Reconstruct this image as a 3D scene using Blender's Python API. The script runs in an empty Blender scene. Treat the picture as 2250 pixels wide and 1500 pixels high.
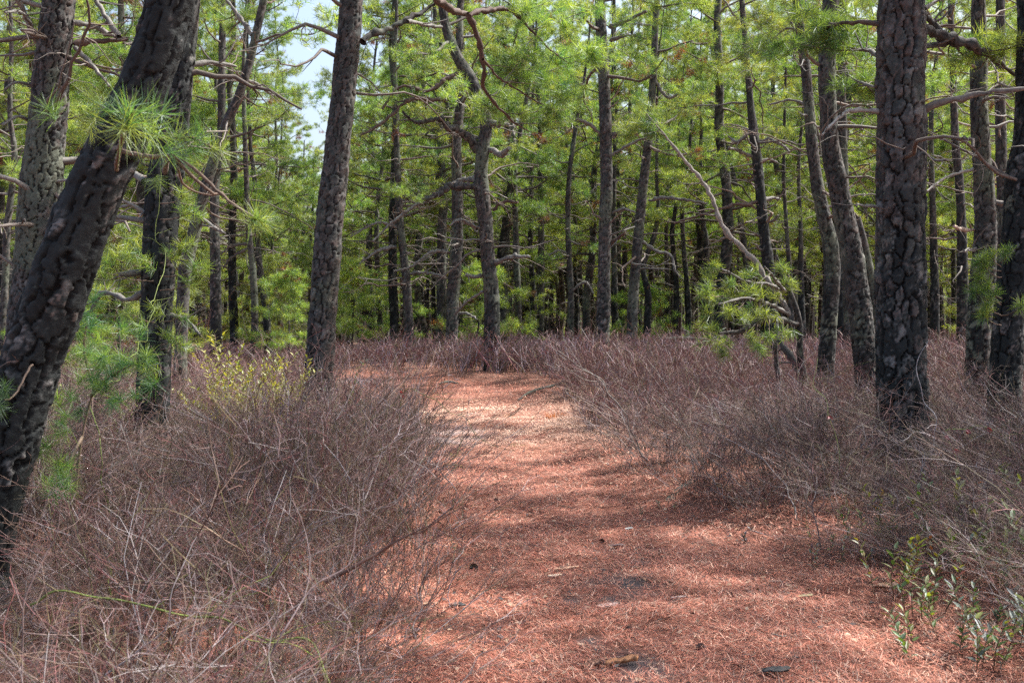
import bpy, math, random
import numpy as np
from mathutils import Vector

# ------------------------------------------------------------------ camera, sky, sun, exposure
SC = bpy.context.scene
COL = SC.collection
EYE, FPX, CX, HY = 1.55, 2300.0, 1125.0, 660.0          # eye height, focal length and horizon of the photograph (2250 px wide)
cam_d = bpy.data.cameras.new("camera")
cam = bpy.data.objects.new("camera", cam_d); COL.objects.link(cam)
cam.location = (0, 0, EYE); cam.rotation_euler = (math.radians(90), 0, 0)
cam_d.sensor_width = 36.0; cam_d.lens = FPX / 2250 * 36.0
cam_d.shift_y = -(750 - HY) / 2250
cam_d.clip_start = 0.05; cam_d.clip_end = 1500
cam_d.dof.use_dof = True; cam_d.dof.focus_distance = 10.0; cam_d.dof.aperture_fstop = 7.0
SC.camera = cam

SUN_AZ, SUN_EL = math.radians(68), math.radians(54)
world = bpy.data.worlds.new("World"); SC.world = world; world.use_nodes = True
wn = world.node_tree.nodes; wl = world.node_tree.links
sky = wn.new("ShaderNodeTexSky"); sky.sky_type = 'NISHITA'; sky.sun_disc = False
sky.sun_elevation = SUN_EL; sky.sun_rotation = SUN_AZ; sky.dust_density = 5.0
wn["Background"].inputs[1].default_value = 0.15
wl.new(sky.outputs[0], wn["Background"].inputs[0])
sl = bpy.data.lights.new("sun", 'SUN'); sl.energy = 4.6; sl.angle = math.radians(0.9); sl.color = (1.0, 0.96, 0.91)
sun = bpy.data.objects.new("sun", sl); COL.objects.link(sun)
S = Vector((math.cos(SUN_EL) * math.sin(SUN_AZ), math.cos(SUN_EL) * math.cos(SUN_AZ), math.sin(SUN_EL)))
sun.rotation_euler = S.to_track_quat('Z', 'Y').to_euler(); sun.location = S * 60
SC.view_settings.view_transform = 'Standard'; SC.view_settings.look = 'None'
SC.view_settings.exposure = 1.15; SC.view_settings.gamma = 1.0
cy = SC.cycles
cy.max_bounces = 8; cy.diffuse_bounces = 4; cy.transmission_bounces = 4; cy.glossy_bounces = 2
cy.use_denoising = False

# ------------------------------------------------------------------ numpy helpers
def RNG(seed): return np.random.default_rng(seed)

def hash3(ix, iy, iz, k=0):
    h = (ix.astype(np.int64) * 374761393 + iy.astype(np.int64) * 668265263 + iz.astype(np.int64) * 2147483647 + k * 974634777) & 0xFFFFFFFF
    h = ((h ^ (h >> 13)) * 1274126177) & 0xFFFFFFFF
    h = ((h ^ (h >> 16)) * 2246822519) & 0xFFFFFFFF
    return ((h ^ (h >> 15)) & 0xFFFFFF) / float(0xFFFFFF)

def vnoise(x, y, z=None, k=0):
    x = np.asarray(x, float); y = np.asarray(y, float)
    z = np.zeros_like(x) if z is None else np.asarray(z, float)
    i, j, l = np.floor(x), np.floor(y), np.floor(z)
    f, g, h = x - i, y - j, z - l
    f = f * f * (3 - 2 * f); g = g * g * (3 - 2 * g); h = h * h * (3 - 2 * h)
    out = 0
    for a in (0, 1):
        for b in (0, 1):
            for c in (0, 1):
                w = (f if a else 1 - f) * (g if b else 1 - g) * (h if c else 1 - h)
                out = out + w * hash3(i + a, j + b, l + c, k)
    return out

def smooth(a, b, x):
    t = np.clip((x - a) / (b - a), 0, 1)
    return t * t * (3 - 2 * t)

def W(px, py, d):                                         # photograph pixel + distance -> point in the place
    return np.array([(px - CX) / FPX * d, d, EYE + (HY - py) / FPX * d])

def norm(v): return v / (np.linalg.norm(v, axis=-1, keepdims=True) + 1e-12)

class MB:
    def __init__(s): s.v, s.c, s.q, s.t, s.qm, s.tm, s.n = [], [], [], [], [], [], 0
    def add(s, v, col, quads=None, tris=None, mat=0):
        v = np.asarray(v, np.float32).reshape(-1, 3)
        col = np.asarray(col, np.float32)
        if col.ndim == 1: col = np.broadcast_to(col[:3], (len(v), 3))
        s.v.append(v); s.c.append(col)
        if quads is not None and len(quads): s.q.append(np.asarray(quads, np.int64) + s.n); s.qm.append(np.full(len(quads), mat, np.int32))
        if tris is not None and len(tris): s.t.append(np.asarray(tris, np.int64) + s.n); s.tm.append(np.full(len(tris), mat, np.int32))
        s.n += len(v)
    def mesh(s, name, mats, off=(0, 0, 0), smooth_shade=True):
        me = bpy.data.meshes.new(name)
        if not s.v: return me
        v = np.concatenate(s.v) - np.asarray(off, np.float32); c = np.concatenate(s.c)
        q = np.concatenate(s.q) if s.q else np.zeros((0, 4), np.int64)
        t = np.concatenate(s.t) if s.t else np.zeros((0, 3), np.int64)
        me.vertices.add(len(v)); me.vertices.foreach_set("co", v.ravel().astype(np.float32))
        loops = np.concatenate([q.ravel(), t.ravel()]).astype(np.int32)
        me.loops.add(len(loops)); me.loops.foreach_set("vertex_index", loops)
        start = np.concatenate([np.arange(len(q)) * 4, len(q) * 4 + np.arange(len(t)) * 3]).astype(np.int32)
        me.polygons.add(len(start)); me.polygons.foreach_set("loop_start", start)
        mi = np.concatenate((s.qm if s.qm else []) + (s.tm if s.tm else [])) if (s.qm or s.tm) else np.zeros(0, np.int32)
        me.polygons.foreach_set("material_index", mi.astype(np.int32))
        me.polygons.foreach_set("use_smooth", np.full(len(start), smooth_shade))
        ca = me.color_attributes.new("col", 'FLOAT_COLOR', 'POINT')
        ca.data.foreach_set("color", np.concatenate([c, np.ones((len(c), 1), np.float32)], 1).ravel().astype(np.float32))
        for m in (mats if isinstance(mats, (list, tuple)) else [mats]): me.materials.append(m)
        me.update(calc_edges=True)
        return me

def link(name, me, parent=None, loc=None):
    o = bpy.data.objects.new(name, me); COL.objects.link(o)
    if parent is not None: o.parent = parent
    if loc is not None: o.location = loc
    return o

def tag(o, label=None, cat=None, group=None, kind=None):
    if label: o["label"] = label
    if cat: o["category"] = cat
    if group: o["group"] = group
    if kind: o["kind"] = kind
    return o

def empty(name, loc, label, cat, group=None):
    o = bpy.data.objects.new(name, None); COL.objects.link(o); o.location = [float(a) for a in loc]
    o.empty_display_size = 0.2
    return tag(o, label, cat, group)

def frames(pts):
    t = norm(np.gradient(pts, axis=0))
    ref = np.array([0.0, 0, 1]) if abs(t[0][2]) < 0.9 else np.array([1.0, 0, 0])
    n = np.zeros_like(pts)
    a = norm(np.cross(np.cross(t[0], ref), t[0])); n[0] = a
    for i in range(1, len(pts)):
        a = n[i - 1] - t[i] * np.dot(n[i - 1], t[i]); n[i] = a / (np.linalg.norm(a) + 1e-9)
    return t, n, np.cross(t, n)

def tube(mb, pts, rad, sides, col, mat=0, cap=False):
    pts = np.asarray(pts, float); rad = np.broadcast_to(np.asarray(rad, float), (len(pts),))
    t, n, b = frames(pts)
    m = len(pts)
    if sides == 2:
        v = np.stack([pts - n * rad[:, None], pts + n * rad[:, None]], 1).reshape(-1, 3)
        i = np.arange(m - 1) * 2
        q = np.stack([i, i + 1, i + 3, i + 2], 1)
    else:
        a = np.arange(sides) / sides * 2 * math.pi
        v = pts[:, None] + rad[:, None, None] * (n[:, None] * np.cos(a)[None, :, None] + b[:, None] * np.sin(a)[None, :, None])
        v = v.reshape(-1, 3)
        i = (np.arange(m - 1) * sides)[:, None]; k = np.arange(sides)[None]; k2 = (k + 1) % sides
        q = np.stack([i + k, i + k2, i + sides + k2, i + sides + k], -1).reshape(-1, 4)
    c = np.asarray(col, float)
    if c.ndim == 2: c = np.repeat(c, sides, axis=0)
    mb.add(v, c, quads=q, mat=mat)
    if cap and sides > 2:
        e = (m - 1) * sides
        vv = np.concatenate([v[e:e + sides], pts[-1:]]); k = np.arange(sides)
        mb.add(vv, c if c.ndim == 1 else c[-1], tris=np.stack([k, (k + 1) % sides, np.full(sides, sides)], 1), mat=mat)

def resample(pts, rad, step):
    pts = np.asarray(pts, float); rad = np.asarray(rad, float)
    P = np.concatenate([[2 * pts[0] - pts[1]], pts, [2 * pts[-1] - pts[-2]]]); R = np.concatenate([[rad[0]], rad, [rad[-1]]])
    op, orr = [], []
    for i in range(len(pts) - 1):
        k = max(1, int(np.linalg.norm(pts[i + 1] - pts[i]) / step))
        u = (np.arange(k) / k)[:, None]
        a, b, c, d = P[i], P[i + 1], P[i + 2], P[i + 3]
        op.append(0.5 * (2 * b + (c - a) * u + (2 * a - 5 * b + 4 * c - d) * u ** 2 + (3 * b - a - 3 * c + d) * u ** 3))
        orr.append(rad[i] + (rad[i + 1] - rad[i]) * u[:, 0])
    op.append(pts[-1:]); orr.append(rad[-1:])
    return np.concatenate(op), np.concatenate(orr)

# ------------------------------------------------------------------ materials
def new_mat(name):
    m = bpy.data.materials.new(name); m.use_nodes = True
    nt = m.node_tree; p = nt.nodes["Principled BSDF"]
    return m, nt, p

def vary(nt, scale, lo, hi, coord='Object', detail=4.0):
    """vertex colour times a procedural mottling"""
    at = nt.nodes.new("ShaderNodeAttribute"); at.attribute_name = "col"
    tc = nt.nodes.new("ShaderNodeTexCoord")
    nz = nt.nodes.new("ShaderNodeTexNoise"); nz.inputs["Scale"].default_value = scale; nz.inputs["Detail"].default_value = detail
    nt.links.new(tc.outputs[coord], nz.inputs["Vector"])
    mr = nt.nodes.new("ShaderNodeMapRange"); mr.inputs[1].default_value = 0.25; mr.inputs[2].default_value = 0.75
    mr.inputs[3].default_value = lo; mr.inputs[4].default_value = hi
    nt.links.new(nz.outputs[0], mr.inputs[0])
    vm = nt.nodes.new("ShaderNodeVectorMath"); vm.operation = 'SCALE'
    nt.links.new(at.outputs["Color"], vm.inputs[0]); nt.links.new(mr.outputs[0], vm.inputs["Scale"])
    return vm.outputs[0], nz, tc

def bark_material():
    m, nt, p = new_mat("pine_bark")
    c, nz, tc = vary(nt, 38.0, 0.62, 1.35, detail=6.0)
    nt.links.new(c, p.inputs["Base Color"]); p.inputs["Roughness"].default_value = 0.82
    p.inputs["Specular IOR Level"].default_value = 0.35
    n2 = nt.nodes.new("ShaderNodeTexNoise"); n2.inputs["Scale"].default_value = 110; n2.inputs["Detail"].default_value = 5
    nt.links.new(tc.outputs["Object"], n2.inputs["Vector"])
    b = nt.nodes.new("ShaderNodeBump"); b.inputs["Strength"].default_value = 0.6; b.inputs["Distance"].default_value = 0.006
    nt.links.new(n2.outputs[0], b.inputs["Height"]); nt.links.new(b.outputs[0], p.inputs["Normal"])
    return m

def wood_material(name="dead_wood", rough=0.8):
    m, nt, p = new_mat(name)
    c, nz, tc = vary(nt, 45.0, 0.6, 1.4)
    nt.links.new(c, p.inputs["Base Color"]); p.inputs["Roughness"].default_value = rough
    return m

def leaf_material(name, trans=0.45, rough=0.45, hue=0.035, warm=(1.5, 1.35, 0.55)):
    m, nt, p = new_mat(name)
    nt.nodes.remove(p)
    out = nt.nodes["Material Output"]
    at = nt.nodes.new("ShaderNodeAttribute"); at.attribute_name = "col"
    oi = nt.nodes.new("ShaderNodeObjectInfo")
    hs = nt.nodes.new("ShaderNodeHueSaturation")
    mr = nt.nodes.new("ShaderNodeMapRange"); mr.inputs[3].default_value = 0.5 - hue; mr.inputs[4].default_value = 0.5 + hue
    nt.links.new(oi.outputs["Random"], mr.inputs[0]); nt.links.new(mr.outputs[0], hs.inputs["Hue"])
    nt.links.new(at.outputs["Color"], hs.inputs["Color"])
    if hue:
        mv = nt.nodes.new("ShaderNodeMath"); mv.operation = 'MULTIPLY'; mv.inputs[1].default_value = 7.31; nt.links.new(oi.outputs["Random"], mv.inputs[0])
        mf = nt.nodes.new("ShaderNodeMath"); mf.operation = 'FRACT'; nt.links.new(mv.outputs[0], mf.inputs[0])
        m3 = nt.nodes.new("ShaderNodeMapRange"); m3.inputs[3].default_value = .74; m3.inputs[4].default_value = 1.2; nt.links.new(mf.outputs[0], m3.inputs[0]); nt.links.new(m3.outputs[0], hs.inputs["Value"])
    d = nt.nodes.new("ShaderNodeBsdfDiffuse"); tr = nt.nodes.new("ShaderNodeBsdfTranslucent"); gl = nt.nodes.new("ShaderNodeBsdfGlossy")
    gl.inputs["Roughness"].default_value = rough; gl.inputs["Color"].default_value = (0.9, 0.95, 1.0, 1)
    vm = nt.nodes.new("ShaderNodeVectorMath"); vm.operation = 'MULTIPLY'; vm.inputs[1].default_value = warm
    nt.links.new(hs.outputs[0], vm.inputs[0]); nt.links.new(vm.outputs[0], tr.inputs["Color"])
    nt.links.new(hs.outputs[0], d.inputs["Color"])
    m1 = nt.nodes.new("ShaderNodeMixShader"); m1.inputs[0].default_value = trans
    nt.links.new(d.outputs[0], m1.inputs[1]); nt.links.new(tr.outputs[0], m1.inputs[2])
    m2 = nt.nodes.new("ShaderNodeMixShader"); m2.inputs[0].default_value = 0.06
    nt.links.new(m1.outputs[0], m2.inputs[1]); nt.links.new(gl.outputs[0], m2.inputs[2])
    nt.links.new(m2.outputs[0], out.inputs["Surface"])
    return m

M_BARK = bark_material()
M_WOOD = wood_material()
M_NEEDLE = leaf_material("pine_needles", 0.56, 0.5, .022)
M_LEAF = leaf_material("shrub_leaves", 0.4, 0.55, 0.0, (1.3, 1.3, 0.6))
M_BRUSH = wood_material("bare_brush", 0.65)
M_LITTER = wood_material("needle_litter", 0.6)

def ground_material():
    m, nt, p = new_mat("forest_floor")
    c, nz, tc = vary(nt, 9.0, 0.65, 1.3, 'Object', 8.0)
    n2 = nt.nodes.new("ShaderNodeTexNoise"); n2.inputs["Scale"].default_value = 130; n2.inputs["Detail"].default_value = 4
    nt.links.new(tc.outputs["Object"], n2.inputs["Vector"])
    mr = nt.nodes.new("ShaderNodeMapRange"); mr.inputs[1].default_value = .3; mr.inputs[2].default_value = .7; mr.inputs[3].default_value = .55; mr.inputs[4].default_value = 1.45
    nt.links.new(n2.outputs[0], mr.inputs[0])
    vm = nt.nodes.new("ShaderNodeVectorMath"); vm.operation = 'SCALE'
    nt.links.new(c, vm.inputs[0]); nt.links.new(mr.outputs[0], vm.inputs["Scale"])
    nt.links.new(vm.outputs[0], p.inputs["Base Color"]); p.inputs["Roughness"].default_value = 0.9
    b = nt.nodes.new("ShaderNodeBump"); b.inputs["Strength"].default_value = 0.9; b.inputs["Distance"].default_value = 0.02
    nt.links.new(n2.outputs[0], b.inputs["Height"]); nt.links.new(b.outputs[0], p.inputs["Normal"])
    return m
M_GROUND = ground_material()

# ------------------------------------------------------------------ terrain and path
EDGE = [((-.75, -3.0), (1.9, -3.0)), ((-.45, 0.0), (2.0, 0.0)), ((-.38, 4.24), (2.15, 4.24)), ((-.47, 5.57), (1.95, 5.57)),
        ((-.52, 7.0), (1.72, 7.0)), ((-.58, 8.0), (1.25, 8.0)), ((-.75, 10.2), (.72, 10.2)), ((-1.05, 12.3), (.48, 12.3)),
        ((-1.32, 14.9), (.56, 14.9)), ((-1.66, 17.4), (.5, 17.6)), ((-2.1, 18.7), (.2, 19.3)), ((-2.8, 19.5), (-.9, 20.9)),
        ((-3.6, 19.8), (-2.1, 22.2)), ((-4.6, 19.8), (-4.0, 22.9)), ((-6.0, 19.6), (-6.2, 23.0)), ((-9.0, 19.2), (-9.4, 22.6)), ((-14, 18.0), (-14.5, 21.2))]
_L = np.array([[a[0], a[1], 0] for a, b in EDGE], float); _R = np.array([[b[0], b[1], 0] for a, b in EDGE], float)
_Ls, _ = resample(_L, np.ones(len(_L)), 0.12); _u = np.linspace(0, 1, 160)
def _par(P):
    s = np.concatenate([[0], np.cumsum(np.linalg.norm(np.diff(P, axis=0), axis=1))]); return s / s[-1]
def _dens(P, n=14):                                      # the same parameter on both edges
    out = []
    for i in range(len(P) - 1):
        A = P[max(i - 1, 0)]; B = P[i]; C = P[i + 1]; D = P[min(i + 2, len(P) - 1)]
        u = (np.arange(n) / n)[:, None]
        out.append(0.5 * (2 * B + (C - A) * u + (2 * A - 5 * B + 4 * C - D) * u ** 2 + (3 * B - A - 3 * C + D) * u ** 3))
    out.append(P[-1:]); return np.concatenate(out)
PL, PR = _dens(_L), _dens(_R)
PC = (PL + PR) / 2; PH = np.linalg.norm(PR - PL, axis=1) / 2

def path_sd(x, y):
    """signed distance to the path's edge, negative on the path"""
    x = np.atleast_1d(np.asarray(x, float)); y = np.atleast_1d(np.asarray(y, float))
    out = np.empty(len(x))
    for a in range(0, len(x), 20000):
        dx = x[a:a + 20000, None] - PC[None, :, 0]; dy = y[a:a + 20000, None] - PC[None, :, 1]
        out[a:a + 20000] = (np.sqrt(dx * dx + dy * dy) - PH[None]).min(1)
    return out

def gz0(x, y):
    x = np.asarray(x, float); y = np.asarray(y, float)
    t = (y - 34) / 4.0
    z = -0.040 * 4.0 * np.log1p(np.exp(np.clip(t, -30, 30))) - np.where(t > 30, 0.040 * 4 * (t - 30), 0)
    z = z + 0.07 * (vnoise(x * .45, y * .45, k=3) - .5) + 0.03 * (vnoise(x * 1.6, y * 1.6, k=4) - .5)
    return z

def gz(x, y, sd=None):
    sh = np.shape(x); x = np.atleast_1d(np.asarray(x, float)).ravel(); y = np.atleast_1d(np.asarray(y, float)).ravel()
    if sd is None: sd = path_sd(x, y)
    z = gz0(x, y) - 0.07 * smooth(0.25, -0.35, sd) + 0.05 * smooth(0.05, 0.6, sd)
    return z.reshape(sh) if sh else float(z[0])

SAND = [(1300, 1390, .10), (1260, 1300, .10), (1420, 1205, .12), (1400, 1440, .22), (1370, 1262, .24), (985, 945, .5), (1215, 1190, .06), (960, 960, .4), (1330, 1300, .1), (765, 835, .8), (690, 838, .8)]
SANDP = []
for px, py, r in SAND:
    d = EYE * FPX / (py - HY); SANDP.append(((px - CX) / FPX * d, d, r))
def sand_mask(x, y):
    m = np.zeros(np.shape(x))
    wob = 0.6 + 0.9 * vnoise(np.asarray(x) * 5, np.asarray(y) * 5, k=9)
    for a, b, r in SANDP:
        q = np.sqrt((x - a) ** 2 + ((y - b) / 1.3) ** 2) / (r * wob)
        m = np.maximum(m, .95 * smooth(1.3, .25, q) * smooth(.25, .55, vnoise(np.asarray(x) * 9, np.asarray(y) * 9, k=10) + .25 * smooth(1, 0, q)))
    return m

def floor_colour(x, y, sd):
    n = vnoise(x * .9, y * .9, k=11)[:, None]; n2 = vnoise(x * 3.1, y * 3.1, k=12)[:, None]
    c = np.array([.16, .07, .045]) * (1 - n) + np.array([.22, .105, .07]) * n
    c = c * (0.8 + .4 * n2)
    on = smooth(.3, -.3, sd)[:, None]
    c = c * (1 - on) + (np.array([.20, .072, .048]) * (1 - n2) + np.array([.29, .118, .072]) * n2) * on
    s = sand_mask(x, y)[:, None]
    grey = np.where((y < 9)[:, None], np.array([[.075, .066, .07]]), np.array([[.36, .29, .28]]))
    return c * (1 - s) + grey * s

def spaced(segs):
    out = []
    for a, b, st in segs: out.append(np.arange(a, b, st))
    return np.concatenate(out + [[segs[-1][1]]])

def build_ground():
    xs = spaced([(-250, -100, 30), (-100, -30, 7), (-30, -8, 1.0), (-8, 9, .14), (9, 30, 1.0), (30, 100, 7), (100, 250, 30)])
    ys = spaced([(-60, -4, 4), (-4, 2, .5), (2, 27, .14), (27, 60, 1.0), (60, 140, 8), (140, 260, 30)])
    X, Y = np.meshgrid(xs, ys); x, y = X.ravel(), Y.ravel()
    sd = path_sd(x, y); z = gz(x, y, sd)
    mb = MB(); nx = len(xs)
    i = (np.arange(len(ys) - 1) * nx)[:, None] + np.arange(nx - 1)[None]
    q = np.stack([i, i + 1, i + nx + 1, i + nx], -1).reshape(-1, 4)
    mb.add(np.stack([x, y, z], 1), floor_colour(x, y, sd), quads=q)
    tag(link("ground", mb.mesh("ground", M_GROUND)), kind="structure")
    # the trodden path: a sheet just above the floor, ragged at its edges
    K = 26; u = np.linspace(0, 1, K)
    n = len(PL); e = 0.10
    sidev = norm(PR - PL)
    wl_ = (vnoise(np.arange(n) * .35, np.zeros(n), k=21) - .5) * .22; wr_ = (vnoise(np.arange(n) * .35, np.ones(n) * 5, k=22) - .5) * .22
    A = PL + sidev * wl_[:, None]; B = PR + sidev * wr_[:, None]
    P = (A[:, None] * (1 - u)[None, :, None] + B[:, None] * u[None, :, None]).reshape(-1, 3)
    x, y = P[:, 0], P[:, 1]; sd = path_sd(x, y)
    z = gz(x, y, sd) + 0.012
    mb = MB(); i = (np.arange(n - 1) * K)[:, None] + np.arange(K - 1)[None]
    q = np.stack([i, i + 1, i + K + 1, i + K], -1).reshape(-1, 4)
    mb.add(np.stack([x, y, z], 1), floor_colour(x, y, sd - .2), quads=q)
    tag(link("path", mb.mesh("path", M_GROUND)), kind="structure")
build_ground()

# ------------------------------------------------------------------ pine needles (tufts)
def tuft_proto(seed, n, L, w, spread, axis=0.05, segs=1):
    r = RNG(seed); v = []; 
    th = np.arccos(1 - r.random(n) * (1 - math.cos(math.radians(spread)))); ph = r.random(n) * 2 * math.pi
    d = np.stack([np.sin(th) * np.cos(ph), np.sin(th) * np.sin(ph), np.cos(th)], 1)
    o = np.zeros((n, 3)); o[:, 2] = (r.random(n) - .7) * axis
    side = norm(np.cross(d, r.normal(size=(n, 3))))
    ln = L * (.7 + .45 * r.random(n))[:, None]
    if segs == 1:
        V = np.stack([o - side * w / 2, o + side * w / 2, o + d * ln], 1).reshape(-1, 3)
        T = np.arange(n * 3).reshape(-1, 3)
        return V, T, n, 3
    bend = norm(r.normal(size=(n, 3)) + np.array([0, 0, -.3])) * ln * .16
    mid = o + d * ln * .55 + bend * .3; tip = o + d * ln + bend
    V = np.stack([o - side * w / 2, o + side * w / 2, mid - side * w * .45, mid + side * w * .45, tip], 1).reshape(-1, 3)
    b = (np.arange(n) * 5)[:, None]
    T = np.concatenate([b + np.array([[0, 1, 3]]), b + np.array([[0, 3, 2]]), b + np.array([[2, 3, 4]])])
    return V, T, n, 5

TUFTS = [tuft_proto(100 + k, 20, .125, .0080, 85, .09) for k in range(5)]
TUFTS_FAR = [tuft_proto(140 + k, 9, .16, .017, 85, .1) for k in range(4)]
TUFTS_NEAR = [tuft_proto(120 + k, 80, .135, .0024, 100, .08, 2) for k in range(4)]
TUFTS_MID = [tuft_proto(130 + k, 46, .13, .0042, 95, .08, 2) for k in range(4)]
GREEN_A = np.array([.068, .185, .066]); GREEN_B = np.array([.31, .40, .085]); BROWN = np.array([.17, .075, .04])

def add_tufts(mb, P, D, size, col, protos, rng, mat=0):
    P, D = np.asarray(P, float), norm(np.asarray(D, float)); m = len(P)
    if m == 0: return
    which = rng.integers(0, len(protos), m)
    a = norm(np.cross(D, rng.normal(size=(m, 3)))); b = np.cross(D, a)
    R = np.stack([a, b, D], 1) * np.broadcast_to(np.asarray(size, float), (m,))[:, None, None]
    for k, (V, T, n, per) in enumerate(protos):
        s = np.where(which == k)[0]
        if not len(s): continue
        v = np.einsum('vi,mij->mvj', V, R[s]) + P[s][:, None]
        c = np.repeat(col[s][:, None, :], n, 1) * (0.75 + .5 * rng.random((len(s), n, 1)))
        c = np.repeat(c, per, 1)
        t = (T[None] + (np.arange(len(s)) * len(V))[:, None, None]).reshape(-1, 3)
        mb.add(v.reshape(-1, 3), c.reshape(-1, 3), tris=t, mat=mat)

def tuft_cols(rng, m, bias=0.0, brown=0.0):
    u = np.clip(rng.beta(1.6, 1.6, m) + bias, 0, 1)[:, None]
    c = GREEN_A * (1 - u) + GREEN_B * u
    br = rng.random(m) < brown
    c[br] = BROWN * (.7 + .6 * rng.random((br.sum(), 1)))
    return c

# ------------------------------------------------------------------ bark and trunks
PLATE = np.array([[.076, .075, .071], [.046, .048, .046], [.094, .074, .066], [.048, .053, .050], [.068, .056, .050], [.126, .121, .114]])
def trunk_mesh(mb, pts, rad, step, sides, seed, z0, char_h, lichen=.3, plate=(0.053, 0.145), amp=1.0, pale=.3, mat=0):
    P, R = resample(pts, rad, step)
    rng = RNG(seed)
    t, n, b = frames(P)
    m = len(P); a = np.arange(sides) / sides * 2 * math.pi
    s = np.concatenate([[0], np.cumsum(np.linalg.norm(np.diff(P, axis=0), axis=1))])
    A, Sg = np.meshgrid(a, s)
    dirs = n[:, None] * np.cos(A)[..., None] + b[:, None] * np.sin(A)[..., None]
    X0 = P[:, None] + dirs * R[:, None, None]
    ncol = max(5, int(round(2 * math.pi * R.mean() / plate[0])))
    q0 = X0 / plate[0]                                    # domain for the warps, in plate widths
    w1 = vnoise(q0[..., 0] * .8, q0[..., 1] * .8, q0[..., 2] * .5, k=seed % 97) - .5
    w2 = vnoise(q0[..., 0] * 2.6, q0[..., 1] * 2.6, q0[..., 2] * 2.0, k=seed % 89 + 100) - .5
    w3 = vnoise(q0[..., 0] * 2.6 + 9, q0[..., 1] * 2.6, q0[..., 2] * 2.0, k=seed % 89 + 101) - .5
    U = A / (2 * math.pi) * ncol + .9 * w1 + .20 * w2; V = Sg / plate[1] + .5 * w1 + .22 * w3
    def cells(U, V, nc, salt, ju):
        f1 = np.full(U.shape, 9.0); f2 = np.full(U.shape, 9.0); cid = np.zeros(U.shape)
        u1 = np.zeros(U.shape); v1 = np.zeros(U.shape); u2 = np.zeros(U.shape); v2 = np.zeros(U.shape)
        iu, iv = np.floor(U), np.floor(V)
        for du in (-1, 0, 1):
            for dv in (-1, 0, 1):
                cu, cv = iu + du, iv + dv; hu = np.mod(cu, nc)
                px = cu + .5 - ju / 2 + ju * hash3(hu, cv, hu * 0 + seed, salt)
                py = cv + .5 * hash3(hu, hu * 0, hu * 0 + seed, salt + 5) + .15 + .7 * hash3(hu, cv, hu * 0 + seed, salt + 1)
                dd = ((np.abs(U - px) ** 2.6 + np.abs(V - py) ** 2.6)) ** (1 / 2.6)
                near = dd < f1; second_ = (~near) & (dd < f2)
                f2 = np.where(near, f1, np.where(second_, dd, f2)); u2 = np.where(near, u1, np.where(second_, px, u2)); v2 = np.where(near, v1, np.where(second_, py, v2))
                f1 = np.where(near, dd, f1); u1 = np.where(near, px, u1); v1 = np.where(near, py, v1)
                cid = np.where(near, hash3(hu, cv, hu * 0 + seed, salt + 2), cid)
        hz = np.abs(u1 - u2) / (np.abs(u1 - u2) + np.abs(v1 - v2) + 1e-6)
        return f2 - f1, cid, hz
    edge, cid, hz = cells(U, V, ncol, 1, .62)
    edge2, cid2, hz2 = cells(U * 2 + 1.0 * w2, V * 2.4 + 1.0 * w3, ncol * 2, 20, .9)
    edge3, cid3, hz3 = cells(U * 1.1 + .8 * w1 + 7.3, V * 1.7 + 1.1 * w3, ncol + max(1, ncol // 9), 40, .8)
    n33 = vnoise(q0[..., 0] * 1.1, q0[..., 1] * 1.1, q0[..., 2] * .7, k=33); n34 = vnoise(q0[..., 0] * 3.3, q0[..., 1] * 3.3, q0[..., 2] * 2.2, k=34)
    has = smooth(.30, .55, n33 + .42 * (hz - .42) + .25 * (n34 - .5))              # where a seam has opened into a furrow
    wide = (.02 + .22 * hz ** 1.6) * has * (.35 + 1.3 * n34)
    pl = np.where(has > .02, smooth(wide * .5, wide * .5 + .07, edge + .05 * (n34 - .5)), 1.0)
    pl = 1 - (1 - pl) * smooth(0, .35, has)
    pl2 = smooth(.0, .06, edge2 + .05 * (n34 - .4))
    k1 = amp * np.clip(R / .15, .3, 1.25)[:, None]
    lump = vnoise(X0[..., 0] * 5, X0[..., 1] * 5, X0[..., 2] * 3, k=31) - .5
    fine = vnoise(X0[..., 0] * 40, X0[..., 1] * 40, X0[..., 2] * 24, k=32) - .5
    disp = k1 * (.020 * pl + .008 * (cid - .5) * pl + pl * (.007 * (cid3 - .5) + .004 * (cid2 - .5) + .0012 * pl2) + .006 * fine) + lump * .15 * R[:, None]
    X = X0 + dirs * (disp - .021 * k1)[..., None]
    # colours: plates, cracks, fire char on the lower trunk, lichen
    hcid = (cid * 977.0) % 1.0
    pc = PLATE[(((hcid + cid3) % 1.0) * 5.99).astype(int)] * (.45 + .3 * cid + .35 * cid2 + .4 * (n34 - .2))[..., None] * (.8 + .2 * pl2)[..., None]
    zz = X[..., 2] - z0
    lic = smooth(.52, .75, vnoise(X[..., 0] * 4, X[..., 1] * 4, X[..., 2] * 2.5, k=41) + lichen * .3 - .1)[..., None] * (.65 * min(1, lichen * 2.5))
    pc = pc * (1 - lic) + np.array([.12, .14, .10]) * lic
    ch = smooth(char_h + 1.3, char_h - 1.1, zz + 2.6 * (vnoise(X[..., 0] * 3, X[..., 1] * 3, X[..., 2] * 1.1, k=42) - .5))
    keep = smooth(.76 - pale * .6, .86 - pale * .6, .45 * hash3(np.floor(cid * 9999), np.floor(cid * 0), np.floor(cid * 0), 7) + .3 * cid2 + .4 * (n34 - .1)) * .9
    blk = np.array([.012, .0145, .0145]) * (.6 + .7 * hcid + .5 * cid2)[..., None]
    ch2 = (ch * (1 - keep * smooth(.05, .25, edge)))[..., None]
    pc = pc * (1 + .45 * ch[..., None]) * (1 - ch2) + blk * ch2
    crack = np.array([.013, .011, .010])[None, None] * (1 - ch[..., None] * .75)
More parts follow.
